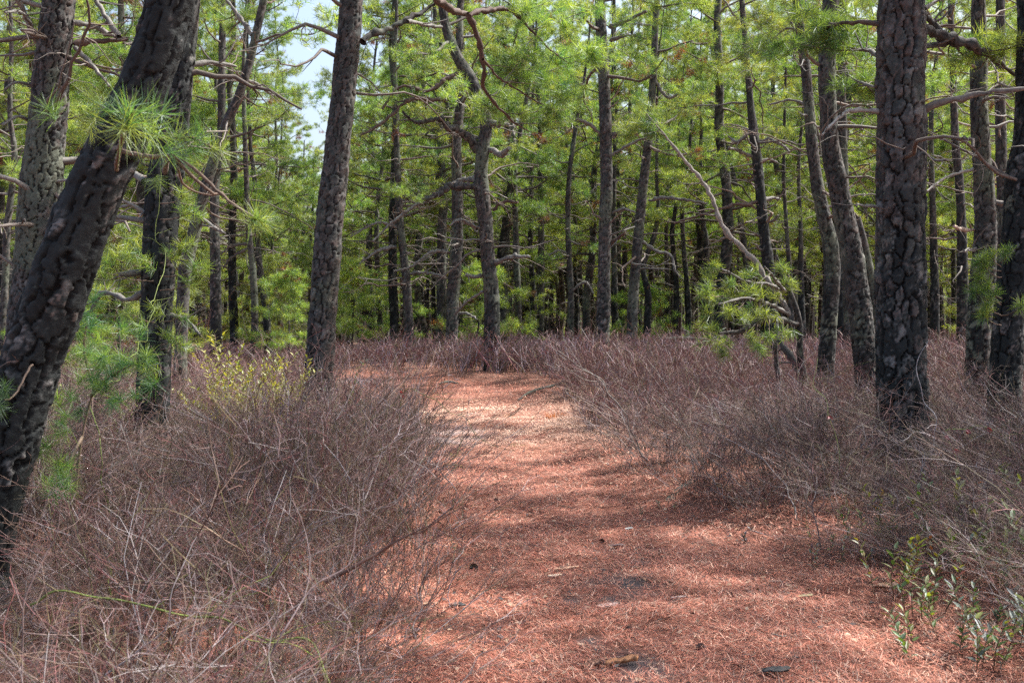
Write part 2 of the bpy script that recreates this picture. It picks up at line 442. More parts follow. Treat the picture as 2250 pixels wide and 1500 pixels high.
    c = crack * (1 - pl[..., None]) + pc * pl[..., None]
    i = (np.arange(m - 1) * sides)[:, None]; k = np.arange(sides)[None]; k2 = (k + 1) % sides
    q = np.stack([i + k, i + k2, i + sides + k2, i + sides + k], -1).reshape(-1, 4)
    mb.add(X.reshape(-1, 3), c.reshape(-1, 3), quads=q, mat=mat)
    return P, R

# ------------------------------------------------------------------ limbs and crowns
def rotz(v, a):
    c, s = math.cos(a), math.sin(a); return np.array([v[0] * c - v[1] * s, v[0] * s + v[1] * c, v[2]])

def limb_path(rng, p0, az, el, L, wob=.32, up=.05, step=.22):
    n = max(3, int(L / step)); st = L / n; P = [np.array(p0, float)]
    for i in range(n):
        d = np.array([math.cos(az) * math.cos(el), math.sin(az) * math.cos(el), math.sin(el)])
        P.append(P[-1] + d * st)
        az += rng.normal() * wob; el = el * .93 + rng.normal() * wob * .75 + up
        el = max(-.9, min(1.2, el))
    return np.array(P)

GREYWOOD = np.array([.145, .138, .125]); REDWOOD = np.array([.115, .085, .068])
def wood_col(rng):
    u = rng.random(); return (GREYWOOD * u + REDWOOD * (1 - u)) * (.6 + .8 * rng.random())

def dead_limb(mb, rng, p0, az, L, r0, twigs=5, mat=0, el=None, col=None):
    P = limb_path(rng, p0, az, rng.normal() * .25 + .1 if el is None else el, L, .30, .0, .15)
    c = wood_col(rng) * 1.25 if col is None else col
    tube(mb, P, np.linspace(r0, r0 * .3, len(P)), 5, c, mat, True)
    for k in range(twigs):
        i = rng.integers(max(1, len(P) // 3), len(P))
        d = P[i] - P[i - 1]; a2 = math.atan2(d[1], d[0]) + rng.choice([-1, 1]) * (.5 + rng.random() * .8)
        Q = limb_path(rng, P[i], a2, rng.normal() * .4, L * (.15 + .35 * rng.random()), .4, 0, .1)
        tube(mb, Q, np.linspace(r0 * .32, r0 * .12, len(Q)), 3, c, mat)

def live_limb(mb, rng, T, p0, az, el, L, r0, dens, mat=0, sides=5, sub=True, bare=.3):
    """a limb with side shoots; T collects (position, direction, brown) of needle tufts"""
    P = limb_path(rng, p0, az, el, L, .24, .05, .25)
    c = wood_col(rng)
    tube(mb, P, np.linspace(r0, r0 * .25, len(P)), sides, c, mat)
    n = len(P)
    for i in range(1, n):
        tt = i / (n - 1)
        d = norm(P[i] - P[i - 1])
        if tt > bare:
            ks = 2 if sub else 1
            for _ in range(ks):
                if rng.random() > .62: continue
                a2 = math.atan2(d[1], d[0]) + rng.choice([-1, 1]) * (.4 + .8 * rng.random())
                l2 = L * (.16 + .24 * rng.random()) * (1.15 - .5 * tt)
                Q = limb_path(rng, P[i], a2, rng.normal() * .35 + .12, l2, .3, .06, .16)
                tube(mb, Q, np.linspace(r0 * .3, r0 * .1, len(Q)), 3, c, mat)
                brown = rng.random() < .05
                m = max(4, int((.25 + l2 * .7) * dens))
                for _k in range(m):
                    f = 1 - abs(rng.normal()) * .2; j = min(max(f, .05), .999) * (len(Q) - 1); j0 = int(j)
                    p = Q[j0] + (Q[j0 + 1] - Q[j0]) * (j - j0) + rng.normal(size=3) * np.array([.085, .085, .045])
                    T.append((p, norm(Q[j0 + 1] - Q[j0]) + rng.normal(size=3) * .55 + np.array([0, 0, .3]), brown))
        if tt > .75:
            for _k in range(3): T.append((P[i] + rng.normal(size=3) * .07, d + rng.normal(size=3) * .5, False))

def grow_crown(P, R, z0, rng, dead=(1.5, 5.0, 14), live=(4.5, 22), Lmax=2.4, dens=14, protos=TUFTS, tsize=1.0, bias=0.0, droop=.1, sides=5, brown=.0):
    """limbs and needles along the upper trunk -> one mesh: slot 0 needles, slot 1 wood"""
    mb = MB(); T = []
    h = P[:, 2] - z0; H = h.max()
    def at(z):
        i = min(int(np.searchsorted(h, z)), len(P) - 1); return P[i], R[i]
    for k in range(dead[2]):
        z = dead[0] + (min(dead[1], H) - dead[0]) * rng.random()
        p, r = at(z)
        dead_limb(mb, rng, p, rng.random() * 6.28, .4 + 1.5 * rng.random() ** 1.5, min(.028, r * .28) * (.5 + .6 * rng.random()), rng.integers(2, 7), 1)
    az = rng.random() * 6.28
    for k in range(live[1]):
        f = (k + rng.random() * .8) / live[1]; z = live[0] + (H - live[0]) * f
        p, r = at(min(z, H * .995))
        az += 2.4 + rng.normal() * .5
        L = Lmax * (1.0 - .72 * f ** 1.8) * (.55 + .6 * rng.random())
        live_limb(mb, rng, T, p, az, -droop + .75 * f + rng.normal() * .22, L, max(.008, min(.04, r * .38)), dens, 1, sides)
    if T:
        tp = np.array([t[0] for t in T]); td = np.array([t[1] for t in T]); tb = np.array([t[2] for t in T])
        c = tuft_cols(rng, len(T), bias, brown); c[tb] = BROWN * (.7 + .6 * rng.random((tb.sum(), 1)))
        add_tufts(mb, tp, td, tsize * (.8 + .45 * rng.random(len(T))), c, protos, rng, 0)
    return mb, len(T)

def extend(pts, rad, z0, H, rng, bend=0.06):
    """carry a traced trunk on upward, straightening, to the height H"""
    pts = [np.array(p, float) for p in pts]; rad = list(rad)
    d = norm(pts[-1] - pts[-2])
    while pts[-1][2] - z0 < H:
        d = norm(d * .8 + np.array([0, 0, .35]) + rng.normal(size=3) * bend)
        pts.append(pts[-1] + d * .7)
        left = max(.02, (H - (pts[-1][2] - z0)) / H)
        rad.append(max(.014, rad[-1] * (.90 if left > .3 else .78)))
    return np.array(pts), np.array(rad)


# ------------------------------------------------------------------ the pines one can tell apart
def pine(name, label, d, pts, char=2.0, H=10.0, seed=1, lichen=.25, plate=(0.053, 0.145), pale=.3, dead=(1.6, 5, 12), live=(4.6, 26), Lmax=2.4, dens=20,
         limbs=(), cat="pine tree", group=None, bias=0.0, extendit=True, amp=1.0, crown=True, protos=None, depth_lean=0.0, droop=.1):
    rng = RNG(seed * 7 + 3)
    w = [W(x, y, d + depth_lean * i) for i, (x, y, _) in enumerate(pts)]; rad = [ww / 2 * d / FPX for _, _, ww in pts]
    a = w[0]; dirn = norm(w[0] - w[1]); zg = gz(a[0], a[1])
    if a[2] > zg:
        k = (a[2] - zg) / max(.3, -dirn[2]) if dirn[2] < 0 else 0
        b = a + dirn * k; zg = gz(b[0], b[1])
        w = [np.array([b[0], b[1], zg - .15])] + w; rad = [rad[0] * 1.4] + rad
    z0 = zg
    base = np.array([w[0][0], w[0][1], z0])
    P0, R0 = (extend(w, rad, z0, H, rng) if extendit else (np.array(w), np.array(rad)))
    if d < 12.5: dens = min(dens, 8)
    root = empty(name, base, label, cat, group)
    st = max(.011, d * .00125)
    sides = int(np.clip(2 * math.pi * R0[:max(2, len(pts))].mean() / st, 10, 120))
    mb = MB(); P, R = trunk_mesh(mb, P0, R0, st, sides, seed, z0, char, lichen, plate, amp, pale)
    link("trunk", mb.mesh("trunk", M_BARK, base), root)
    for L in limbs:
        lp = L[0]; off = L[1]; opt = L[2] if len(L) > 2 else {}
        q = [W(x, y, d + off * i / (len(lp) - 1)) for i, (x, y, _) in enumerate(lp)]
        rr = [ww / 2 * d / FPX for _, _, ww in lp]
        mb = MB()
        T = []
        QP, QR = resample(np.array(q), np.array(rr), .05)
        kn = RNG(seed + len(lp)); QP = QP + kn.normal(size=QP.shape) * (.25 * QR[:, None]); QR = QR * (1 + .22 * kn.normal(size=QR.shape).clip(-1.5, 2))
        if opt.get('bark'):
            trunk_mesh(mb, QP, QR, .03, 14, seed + 5, z0, -5, .2, (.03, .05), .5, .3, 1)
        else:
            tube(mb, QP, QR, 8, np.array(opt.get('col', GREYWOOD * 1.1)) * (.75 + .5 * rng.random((len(QP), 1))), 1, True)
        for _ in range(opt.get('twigs', 3)):
            i = rng.integers(len(QP) // 3, len(QP) - 1); dd = QP[i] - QP[i - 1]
            Q = limb_path(rng, QP[i], math.atan2(dd[1], dd[0]) + rng.choice([-1, 1]) * (.4 + rng.random() * .8), rng.normal() * .4, .12 + .4 * rng.random(), .35, 0, .08)
            tube(mb, Q, np.linspace(max(.004, QR[i] * .4), .002, len(Q)), 4, wood_col(rng), 1)
        for _ in range(opt.get('leafy', 0)):
            i = rng.integers(int(len(QP) * opt.get('from', .35)), len(QP)); dd = QP[i] - QP[i - 1]
            live_limb(mb, rng, T, QP[i], math.atan2(dd[1], dd[0]) + rng.choice([-1, 1]) * rng.random() * 1.2, rng.normal() * .3 + .1, (.3 + .5 * rng.random()) * opt.get('ll', 1.0), .007, dens * .6, 1, 4, True, .2)
        if T:
            tp = np.array([t[0] for t in T]); td = np.array([t[1] for t in T])
            add_tufts(mb, tp, td, .8 + .4 * rng.random(len(T)), tuft_cols(rng, len(T), bias), TUFTS_MID if d < 16 else TUFTS, rng, 0)
        link("branch", mb.mesh("branch", [M_NEEDLE, M_WOOD if not opt.get('bark') else M_BARK], base), root)
    if crown:
        mb, nt = grow_crown(P, R, z0, rng, dead, live, Lmax, dens, protos or TUFTS, 1.0, bias, droop)
        link("crown", mb.mesh("crown", [M_NEEDLE, M_WOOD], base), root)
    return root, P, R, base

REDL = {'col': (.095, .062, .05)}
BK = {'bark': True, 'twigs': 5}
lean = pine("leaning_pine", "thick dark pine trunk leaning steeply to the right in the left foreground", 5.0,
     [(-44, 1330, 112), (-36, 1200, 114), (16, 1000, 120), (56, 830, 127), (104, 700, 129), (156, 560, 128), (218, 400, 118), (310, 200, 106), (379, 0, 101)],
     char=6, H=11.1, seed=11, lichen=.15, plate=(.048, .15), pale=.07, live=(5.4, 14), dead=(3.6, 5.4, 3), amp=1.35)
second = pine("charred_pine", "upright charred pine with green sprouts on its trunk, just behind the leaning trunk", 8.5,
     [(328, 1040, 78), (335, 900, 72), (345, 700, 68), (352, 560, 74), (358, 430, 76), (376, 300, 72), (395, 150, 62), (410, 0, 54)],
     char=4.0, H=12.6, seed=12, lichen=.25, plate=(0.047, 0.123), pale=.14, live=(4.6, 16), dead=(1.8, 4.6, 10),
     limbs=[([(322, 600, 14), (290, 600, 12), (262, 603, 9)], -.2), ([(320, 640, 15), (280, 660, 13), (230, 640, 11), (200, 680, 9), (170, 700, 7)], .4),
            ([(378, 695, 12), (405, 700, 9), (440, 735, 5)], -.2), ([(320, 472, 10), (290, 452, 8), (265, 455, 6)], .3), ([(400, 145, 15), (450, 138, 12), (520, 145, 6)], .4),
            ([(320, 400, 14), (295, 385, 13), (270, 390, 9)], .4)])
pine("grey_pine", "thick grey lichen covered pine nearest the left border, behind the leaning trunk", 10.0,
     [(45, 1016, 106), (62, 750, 94), (75, 600, 91), (85, 480, 89), (93, 384, 86), (106, 256, 80), (118, 120, 75), (131, 0, 71)],
     char=.3, H=13.6, seed=13, lichen=.75, plate=(0.042, 0.109), pale=.8, live=(4.8, 18), dead=(1.5, 4.9, 26),
     limbs=[([(80, 90, 15), (60, 40, 13), (40, 5, 10), (20, -30, 8)], -.3), ([(85, 85, 9), (50, 30, 7), (10, 28, 5)], -.8),
            ([(160, 97, 15), (200, 92, 13), (240, 90, 11), (280, 85, 7)], .3, REDL), ([(160, 50, 14), (200, 55, 13), (260, 85, 11), (210, 0, 8)][:3], .2),
            ([(262, 82, 11), (235, 40, 10), (205, -10, 9)], .2), ([(165, 105, 10), (200, 140, 9), (240, 190, 5)], -.3),
            ([(135, 355, 13), (165, 348, 12), (190, 350, 7)], .2), ([(75, 190, 8), (40, 180, 6), (10, 195, 4)], -.3), ([(62, 265, 9), (40, 255, 7), (5, 275, 5)], -.3)])
pine("dark_slim_pine", "slim straight dark pine standing between the charred sprouting pine and the tall sturdy pine", 24,
     [(475, 805, 30), (473, 600, 23), (472, 420, 20), (485, 300, 18), (488, 100, 15), (490, 0, 13)], char=2.2, H=13.6, seed=14, lichen=.25, live=(4.0, 18), Lmax=2.2)
pine("slanting_pine", "thin grey pine slanting right, emerging behind the charred sprouting pine", 15,
     [(398, 760, 27), (405, 612, 28), (425, 516, 27), (450, 420, 24), (490, 290, 21), (525, 210, 19), (550, 130, 18), (580, 0, 16)], char=.4, H=11.6, seed=15, lichen=.6, live=(5.0, 16), dead=(2.5, 5, 16), pale=.7,
     limbs=[([(440, 480, 9), (470, 500, 8), (495, 513, 5)], -.3), ([(555, 80, 10), (520, 30, 9), (490, -10, 7)], .2, {'leafy': 3}), ([(540, 175, 8), (570, 190, 7), (600, 210, 4)], .2, {'leafy': 2})])
pine("twin_thin_pine", "thin crooked mossy pine left of the tall sturdy pine, left one of a pair", 24.5,
     [(557, 804, 17), (560, 708, 16), (557, 612, 15), (549, 532, 14), (545, 484, 13), (540, 350, 11), (535, 200, 9)], char=.6, H=11.1, seed=16, lichen=.7, live=(3.6, 16), Lmax=1.9, plate=(0.042, 0.116))
pine("twin_thin_pine", "thin dark footed pine bending left towards its top, right one of that pair", 26,
     [(589, 788, 18), (585, 692, 17), (577, 628, 15), (570, 574, 13), (565, 500, 12), (560, 400, 10)], char=1.4, H=11.1, seed=17, lichen=.4, live=(3.4, 16), Lmax=1.9, plate=(0.042, 0.116),
     limbs=[([(548, 535, 7), (510, 540, 6), (485, 560, 4)], .3), ([(545, 545, 6), (510, 565, 5), (490, 590, 3)], .3)])
pine("tall_central_pine", "tall sturdy pine with flaky grey bark beside the left thicket, leaning slightly right", 11.0,
     [(684, 985, 72), (688, 940, 66), (692, 900, 62), (706, 750, 60), (716, 580, 60), (732, 420, 60), (750, 250, 54), (762, 120, 52), (772, 0, 50)],
     char=1.7, H=14.1, seed=18, lichen=.3, plate=(0.044, 0.109), pale=.5, live=(5.2, 20), dead=(2.0, 5.0, 5),
     limbs=[([(793, 90, 17), (825, 75, 16), (860, 62, 15), (900, 40, 13), (937, 20, 8), (990, -10, 6)], .6, BK), ([(895, 45, 10), (930, 55, 9), (972, 60, 7)], .6),
            ([(880, -90, 18), (930, -35, 17), (965, 5, 16), (1000, 25, 15), (1030, 33, 14)], 1.0, REDL), ([(1028, 30, 13), (1048, 70, 13), (1058, 120, 12), (1063, 165, 10), (1060, 190, 9), (1085, 225, 8), (1110, 250, 7), (1130, 270, 5), (1165, 290, 3)], 1.2, dict(REDL, leafy=5, twigs=6)),
            ([(1030, 33, 12), (1070, 24, 11), (1125, 25, 8), (1180, 80, 6), (1210, 110, 4), (1250, 140, 3)], 1.2, dict(REDL, leafy=6, twigs=4)),
            ([(1062, 130, 6), (1095, 170, 5), (1140, 200, 4), (1190, 230, 3)], 1.0, dict(REDL, leafy=4))])
pine("grey_shaft_pine", "grey pine with bare drooping twigs, first tree right of the tall central pine", 26,
     [(901, 757, 22), (893, 620, 19), (885, 540, 17), (878, 476, 17), (874, 380, 14), (870, 280, 12), (868, 180, 10)], char=.6, H=12.1, seed=19, lichen=.4, dead=(1.8, 5.0, 34), live=(4.8, 15), pale=.7,
     limbs=[([(872, 540, 8), (830, 552, 7), (790, 580, 4)], -.4, {'twigs': 8}), ([(876, 500, 7), (830, 490, 6), (770, 520, 3)], -.4, {'twigs': 8}), ([(900, 600, 8), (940, 600, 7), (978, 610, 5)], -.3)])
pine("grey_mid_pine", "grey brown pine close behind the left side of the paired straight trunk", 28,
     [(968, 748, 23), (970, 604, 22), (971, 508, 20), (974, 444, 20), (968, 330, 17), (965, 250, 15)], char=.8, H=12.6, seed=20, lichen=.4, live=(4.8, 16), pale=.7)
pine("straight_mid_pine", "straight flaky barked pine directly left of the crooked limbed pine", 26,
     [(992, 754, 29), (995, 668, 28), (1003, 540, 27), (1005, 444, 24), (1003, 330, 22), (1012, 200, 20), (1010, 100, 18)], char=.8, H=13.6, seed=21, lichen=.4, live=(5.0, 16), pale=.8, plate=(0.053, 0.145),
     limbs=[([(990, 555, 9), (950, 553, 8), (905, 585, 6), (865, 595, 4)], -.6), ([(1010, 688, 7), (1030, 690, 6), (1048, 702, 4)], -.4), ([(1000, 485, 8), (1025, 488, 8), (1048, 508, 5)], -.4)])
pine("crooked_limbed_pine", "gnarled pine with charred foot and heavy crooked limbs, centre of the far bank", 22,
     [(1081, 783, 36), (1081, 668, 34), (1073, 572, 31), (1067, 492, 32), (1059, 428, 34), (1057, 380, 31), (1062, 320, 29), (1068, 280, 27), (1062, 238, 26), (1035, 175, 26), (1005, 125, 24), (980, 60, 20), (970, 0, 18)],
     char=2.0, H=12.6, seed=22, lichen=.35, live=(5.2, 16), dead=(2.2, 5.4, 14), pale=.35, plate=(0.063, 0.189),
     limbs=[([(1052, 412, 17), (1020, 408, 16), (990, 410, 15), (965, 425, 13), (940, 437, 12), (910, 437, 9), (880, 430, 6)], -.6, dict(BK, leafy=3)), ([(940, 432, 8), (900, 460, 7), (860, 490, 5), (820, 530, 4)], -.5, {'twigs': 8}),
            ([(1048, 330, 18), (1030, 305, 17), (1005, 285, 15), (985, 282, 13), (965, 262, 12), (930, 268, 10), (905, 265, 8), (885, 245, 6)], -.5, dict(BK, leafy=3)),
            ([(1082, 583, 12), (1105, 570, 11), (1135, 563, 9), (1165, 565, 6)], -.6), ([(1084, 462, 8), (1100, 446, 8), (1120, 442, 7), (1137, 446, 5)], -.4, REDL),
            ([(1062, 606, 9), (1040, 608, 8), (1025, 603, 6)], -.3), ([(1050, 505, 8), (1030, 490, 8), (1010, 482, 6), (988, 495, 4)], -.3), ([(1078, 330, 12), (1100, 340, 11), (1120, 325, 8)], -.5),
            ([(1072, 275, 14), (1095, 272, 12), (1120, 275, 7)], -.3), ([(1050, 395, 12), (1020, 395, 11), (990, 405, 6)], .5), ([(1062, 640, 7), (1030, 660, 6), (1000, 690, 4)], .6, {'twigs': 6}),
            ([(1025, 160, 12), (985, 170, 10), (940, 200, 8), (880, 190, 6), (840, 240, 4)], -.8, dict(REDL, twigs=9, leafy=5)), ([(1015, 210, 10), (960, 220, 9), (900, 220, 8), (840, 270, 6), (790, 300, 4)], -1.0, dict(REDL, twigs=9, leafy=4))])
pine("forked_thin_pine", "thin grey pine forking high up, just right of the crooked limbed pine", 29,
     [(1141, 748, 16), (1136, 604, 15), (1133, 508, 13), (1131, 380, 12), (1137, 330, 11), (1150, 250, 9)], char=1.2, H=11.1, seed=23, lichen=.5, live=(4.8, 14), limbs=[([(1137, 335, 9), (1128, 300, 8), (1125, 260, 6)], .3)])
pine("pale_back_pine", "pale grey pine partly hidden by the crooked limbed pine's right side", 36,
     [(1107, 754, 17), (1110, 636, 17), (1114, 476, 14), (1112, 428, 13)], char=.4, H=13.1, seed=24, lichen=.5, pale=.9, live=(5, 16))
pine("slim_back_pine", "slim grey pine with widening foot left of the brown needled thin pine", 33,
     [(1187, 748, 19), (1189, 540, 15), (1187, 412, 12)], char=.8, H=12.6, seed=25, lichen=.4, live=(4.6, 16), pale=.7)
pine("brown_needled_pine", "thin pine with clumps of brown dead needles along its stem", 28,
     [(1253, 748, 17), (1254, 636, 14), (1248, 508, 12), (1250, 396, 11), (1262, 300, 10), (1275, 220, 8)], char=.8, H=10.8, seed=26, lichen=.4, live=(2.6, 18), Lmax=1.3, limbs=[([(1255, 640, 6), (1285, 620, 5), (1305, 645, 4)], -.2), ([(1250, 560, 6), (1230, 550, 5), (1205, 560, 4)], -.2)])
pine("tall_grey_pine", "tall grey pine with a black charred foot, rising behind the path bend", 21,
     [(1323, 764, 33), (1326, 668, 30), (1328, 572, 28), (1330, 476, 28), (1333, 380, 28), (1330, 250, 26), (1325, 130, 25), (1320, 50, 23), (1318, 0, 22)], char=1.8, H=14.1, seed=27, lichen=.3, live=(5.6, 16), dead=(2.5, 6, 8), pale=.75, plate=(0.047, 0.145),
     limbs=[([(1318, 295, 8), (1290, 270, 8), (1266, 262, 6)], -.3), ([(1345, 300, 11), (1370, 285, 9), (1400, 272, 6)], -.3), ([(1342, 535, 9), (1360, 522, 8), (1375, 510, 5)], -.3, REDL), ([(1345, 468, 6), (1370, 460, 6), (1396, 466, 4)], -.3),
            ([(1338, 60, 10), (1370, 50, 9), (1420, 25, 6)], -.4, {'leafy': 3}), ([(1340, 90, 9), (1380, 78, 8), (1420, 85, 5)], -.4, {'leafy': 3}), ([(1345, 340, 7), (1400, 310, 6), (1440, 300, 4)], -.4, {'leafy': 3})])
pine("reddish_mid_pine", "reddish grey pine leaning right with bare side branches, right neighbour of the tall grey pine", 24,
     [(1387, 748, 25), (1392, 636, 23), (1400, 556, 22), (1408, 460, 22), (1416, 380, 20), (1425, 300, 18), (1435, 180, 16), (1440, 60, 15)], char=.7, H=13.1, seed=28, lichen=.3, live=(5.0, 16), dead=(2.2, 5, 10), pale=.8,
     limbs=[([(1425, 440, 8), (1455, 435, 8), (1490, 437, 7), (1555, 447, 5)], -.4), ([(1412, 532, 8), (1440, 550, 7), (1475, 562, 6), (1482, 590, 5), (1495, 610, 3)], -.4), ([(1405, 590, 5), (1440, 590, 4), (1475, 592, 3)], -.3), ([(1440, 180, 9), (1470, 215, 7), (1500, 200, 5)], -.3, {'leafy': 3})])
pine("snaking_pine", "dark thin pine with a snaking s-shaped trunk between straight trunks", 29,
     [(1421, 748, 17), (1424, 652, 15), (1414, 598, 13), (1417, 570, 12), (1437, 518, 11), (1446, 460, 9), (1443, 400, 8)], char=3.0, H=10.6, seed=29, pale=.1, live=(4.6, 12), Lmax=1.8)
pine("stiff_dark_pine", "narrow black footed pine left of the kinked dark pine", 37, [(1469, 748, 14), (1466, 604, 11), (1464, 524, 9)], char=3, H=12.1, seed=30, pale=.2)
pine("kinked_dark_pine", "black thin pine kinking to the right half way up", 33, [(1483, 748, 15), (1486, 636, 13), (1478, 540, 11), (1477, 508, 10), (1486, 444, 8), (1490, 380, 7)], char=3.6, H=11.6, seed=31, pale=.1)
pine("stout_dark_pine", "stouter dark footed pine right of the kinked dark pine", 33, [(1515, 748, 18), (1510, 636, 12), (1502, 540, 10), (1499, 460, 9)], char=3, H=12.1, seed=32, pale=.2)
pine("bluish_back_pine", "bluish grey pine behind the arching bare stem, left of its middle", 33, [(1555, 720, 18), (1552, 540, 13), (1544, 485, 11), (1540, 380, 9)], char=2.4, H=12.6, seed=33)
pine("grey_leaning_back_pine", "grey pine leaning left behind the green bough of the crooked low pine", 31, [(1648, 760, 17), (1642, 604, 15), (1630, 508, 13), (1619, 428, 12), (1610, 380, 11), (1600, 330, 10)], char=1.4, H=12.1, seed=34, lichen=.4, pale=.7)
pine("knotted_dark_pine", "dark pine with a knot of spreading bare branches, behind the arching pale stem", 20,
     [(1700, 760, 27), (1690, 600, 25), (1680, 520, 24), (1670, 420, 22), (1662, 340, 21), (1655, 285, 20), (1648, 220, 15), (1640, 120, 13), (1630, 0, 12)], char=5.0, H=11, seed=35, pale=.12, dead=(2.4, 4.8, 20), live=(5.2, 22),
     limbs=[([(1650, 290, 8), (1620, 312, 7), (1600, 300, 5)], .3), ([(1662, 315, 9), (1690, 306, 8), (1720, 320, 6), (1735, 335, 4)], -.3), ([(1652, 345, 8), (1620, 330, 7), (1600, 325, 5)], -.3), ([(1665, 355, 6), (1690, 350, 5), (1708, 358, 4)], .2), ([(1668, 440, 9), (1640, 450, 8), (1615, 448, 7), (1580, 460, 5), (1480, 490, 4)], -.4, REDL), ([(1678, 440, 8), (1700, 435, 7), (1715, 438, 5)], .2), ([(1685, 490, 7), (1700, 485, 6), (1710, 472, 5)], -.2)])
low, lowP, lowR, lowB = pine("crooked_low_pine", "crooked small pine with an arching pale bare stem and one low green bough", 13.5,
     [(1782, 915, 19), (1768, 842, 17), (1757, 770, 15), (1757, 710, 13), (1738, 645, 11), (1718, 598, 9), (1705, 560, 6)], char=1.2, H=2, seed=36, bias=-.12, pale=.3, extendit=False, crown=False,
     limbs=[([(1750, 712, 15), (1715, 702, 16), (1680, 702, 15), (1650, 715, 13), (1625, 728, 10), (1580, 733, 6)], -.5, dict(bark=True, twigs=6)),
            ([(1735, 690, 11), (1705, 640, 11), (1680, 606, 11), (1655, 572, 12), (1630, 545, 12), (1590, 500, 10), (1565, 440, 10), (1545, 400, 8), (1515, 365, 8), (1480, 320, 6), (1450, 285, 4), (1420, 250, 3)], .5, {'col': (.27, .24, .215), 'twigs': 12, 'leafy': 3, 'from': .8, 'll': .6}),
            ([(1770, 850, 15), (1743, 793, 15), (1725, 765, 13), (1708, 742, 11)], .3, {'col': (.05, .05, .05)}),
            ([(1720, 640, 9), (1690, 625, 8), (1640, 618, 6), (1585, 590, 4)], -.5, {'twigs': 5}), ([(1735, 690, 8), (1690, 668, 7), (1640, 655, 6), (1580, 668, 4)], -.7, {'twigs': 6}), ([(1725, 640, 8), (1700, 610, 6), (1680, 585, 4)], -.6, {'twigs': 3})])
pine("sinuous_pine", "slender sinuous pine bending left, left one of the leaning pair beside the big pine", 14,
     [(1812, 915, 40), (1815, 800, 37), (1822, 700, 35), (1828, 625, 36), (1825, 540, 35), (1810, 475, 31), (1795, 400, 27), (1785, 325, 25), (1777, 225, 23), (1770, 150, 21), (1760, 75, 20), (1750, 0, 19)], char=2.2, H=12.6, seed=37, lichen=.4, dens=13, live=(5.5, 10), dead=(2.6, 5, 10), pale=.4,
     limbs=[([(1768, 80, 6), (1730, 62, 6), (1690, 95, 5), (1660, 120, 3)], .2, {'leafy': 3}), ([(1768, 130, 7), (1735, 40, 6), (1725, 20, 4)], .2), ([(1782, 235, 6), (1740, 220, 5), (1690, 230, 3)], .3), ([(1790, 270, 5), (1800, 300, 5), (1803, 340, 3)], .1)])
pine("curving_pine", "flaky pine curving up leftward, right one of the leaning pair beside the big pine", 11.5,
     [(1912, 985, 60), (1905, 850, 53), (1895, 725, 50), (1885, 650, 50), (1870, 550, 50), (1855, 475, 47), (1840, 400, 44), (1825, 325, 40), (1820, 250, 38), (1817, 150, 37), (1820, 75, 37), (1826, 0, 36)], char=2.3, H=13.1, seed=38, lichen=.4, dens=15, live=(5.6, 11), dead=(2.8, 5, 6), pale=.35, plate=(0.042, 0.109))
pine("pale_grey_pine", "pale grey pine seen just right of the curving pine, behind it", 22, [(1872, 810, 25), (1862, 600, 22), (1855, 400, 20), (1850, 200, 18), (1850, 0, 15)], char=.8, H=13.6, seed=39, lichen=.4, pale=.8, live=(5.2, 15))
pine("broken_leaning_stem", "broken dead stem leaning left behind the big pine's left edge", 14, [(1938, 900, 21), (1925, 700, 20), (1912, 600, 18), (1898, 530, 16), (1884, 476, 13)], char=1.0, H=2, seed=40, lichen=.6, extendit=False, crown=False, cat="dead stem", limbs=[([(1884, 478, 7), (1878, 470, 5), (1872, 474, 4)], 0, REDL)])
big = pine("big_plated_pine", "big straight pine with large bark plates on a fire blackened trunk", 8.6,
     [(1981, 1060, 120), (1980, 950, 113), (1978, 800, 108), (1978, 600, 106), (1979, 400, 103), (1980, 200, 101), (1981, 0, 99)],
     char=2.55, H=12.5, seed=41, lichen=.12, plate=(0.055, 0.152), pale=.36, live=(4.9, 20), dead=(2.4, 4.0, 2), amp=1.35,
     limbs=[([(1935, 243, 12), (1900, 244, 10), (1865, 244, 9), (1840, 262, 8), (1822, 280, 7), (1806, 298, 4)], -.5, {'col': (.27, .25, .22)}), ([(2030, 240, 19), (2060, 228, 17), (2100, 220, 14), (2150, 208, 12), (2200, 200, 11), (2260, 195, 9)], -.3, {'col': (.16, .14, .12)}),
            ([(2025, 30, 17), (2045, 45, 15), (2080, 85, 13), (2105, 100, 10)], .5, BK), ([(2028, 62, 21), (2060, 75, 20), (2110, 92, 22), (2150, 110, 21), (2180, 125, 18), (2210, 150, 10), (2250, 180, 6)], 1.0, dict(bark=True, twigs=7, leafy=5)), ([(2028, 104, 12), (2070, 97, 12), (2105, 94, 9)], .6, BK),
            ([(1935, 52, 11), (1900, 50, 11), (1850, 52, 10), (1815, 62, 9), (1792, 82, 10), (1780, 72, 5)], .8, dict(REDL, leafy=4)), ([(1935, 130, 10), (1910, 112, 9), (1870, 108, 5)], .6, dict(twigs=5, leafy=3)), ([(1932, 455, 8), (1910, 453, 7), (1882, 450, 5)], -.5), ([(2010, 333, 6), (2035, 338, 6), (2055, 352, 5), (2080, 350, 3)], -.5), ([(1935, 195, 7), (1900, 185, 6), (1860, 165, 4)], .6, {'leafy': 3}), ([(2030, 20, 10), (2055, 5, 8), (2080, -10, 6)], .3)])
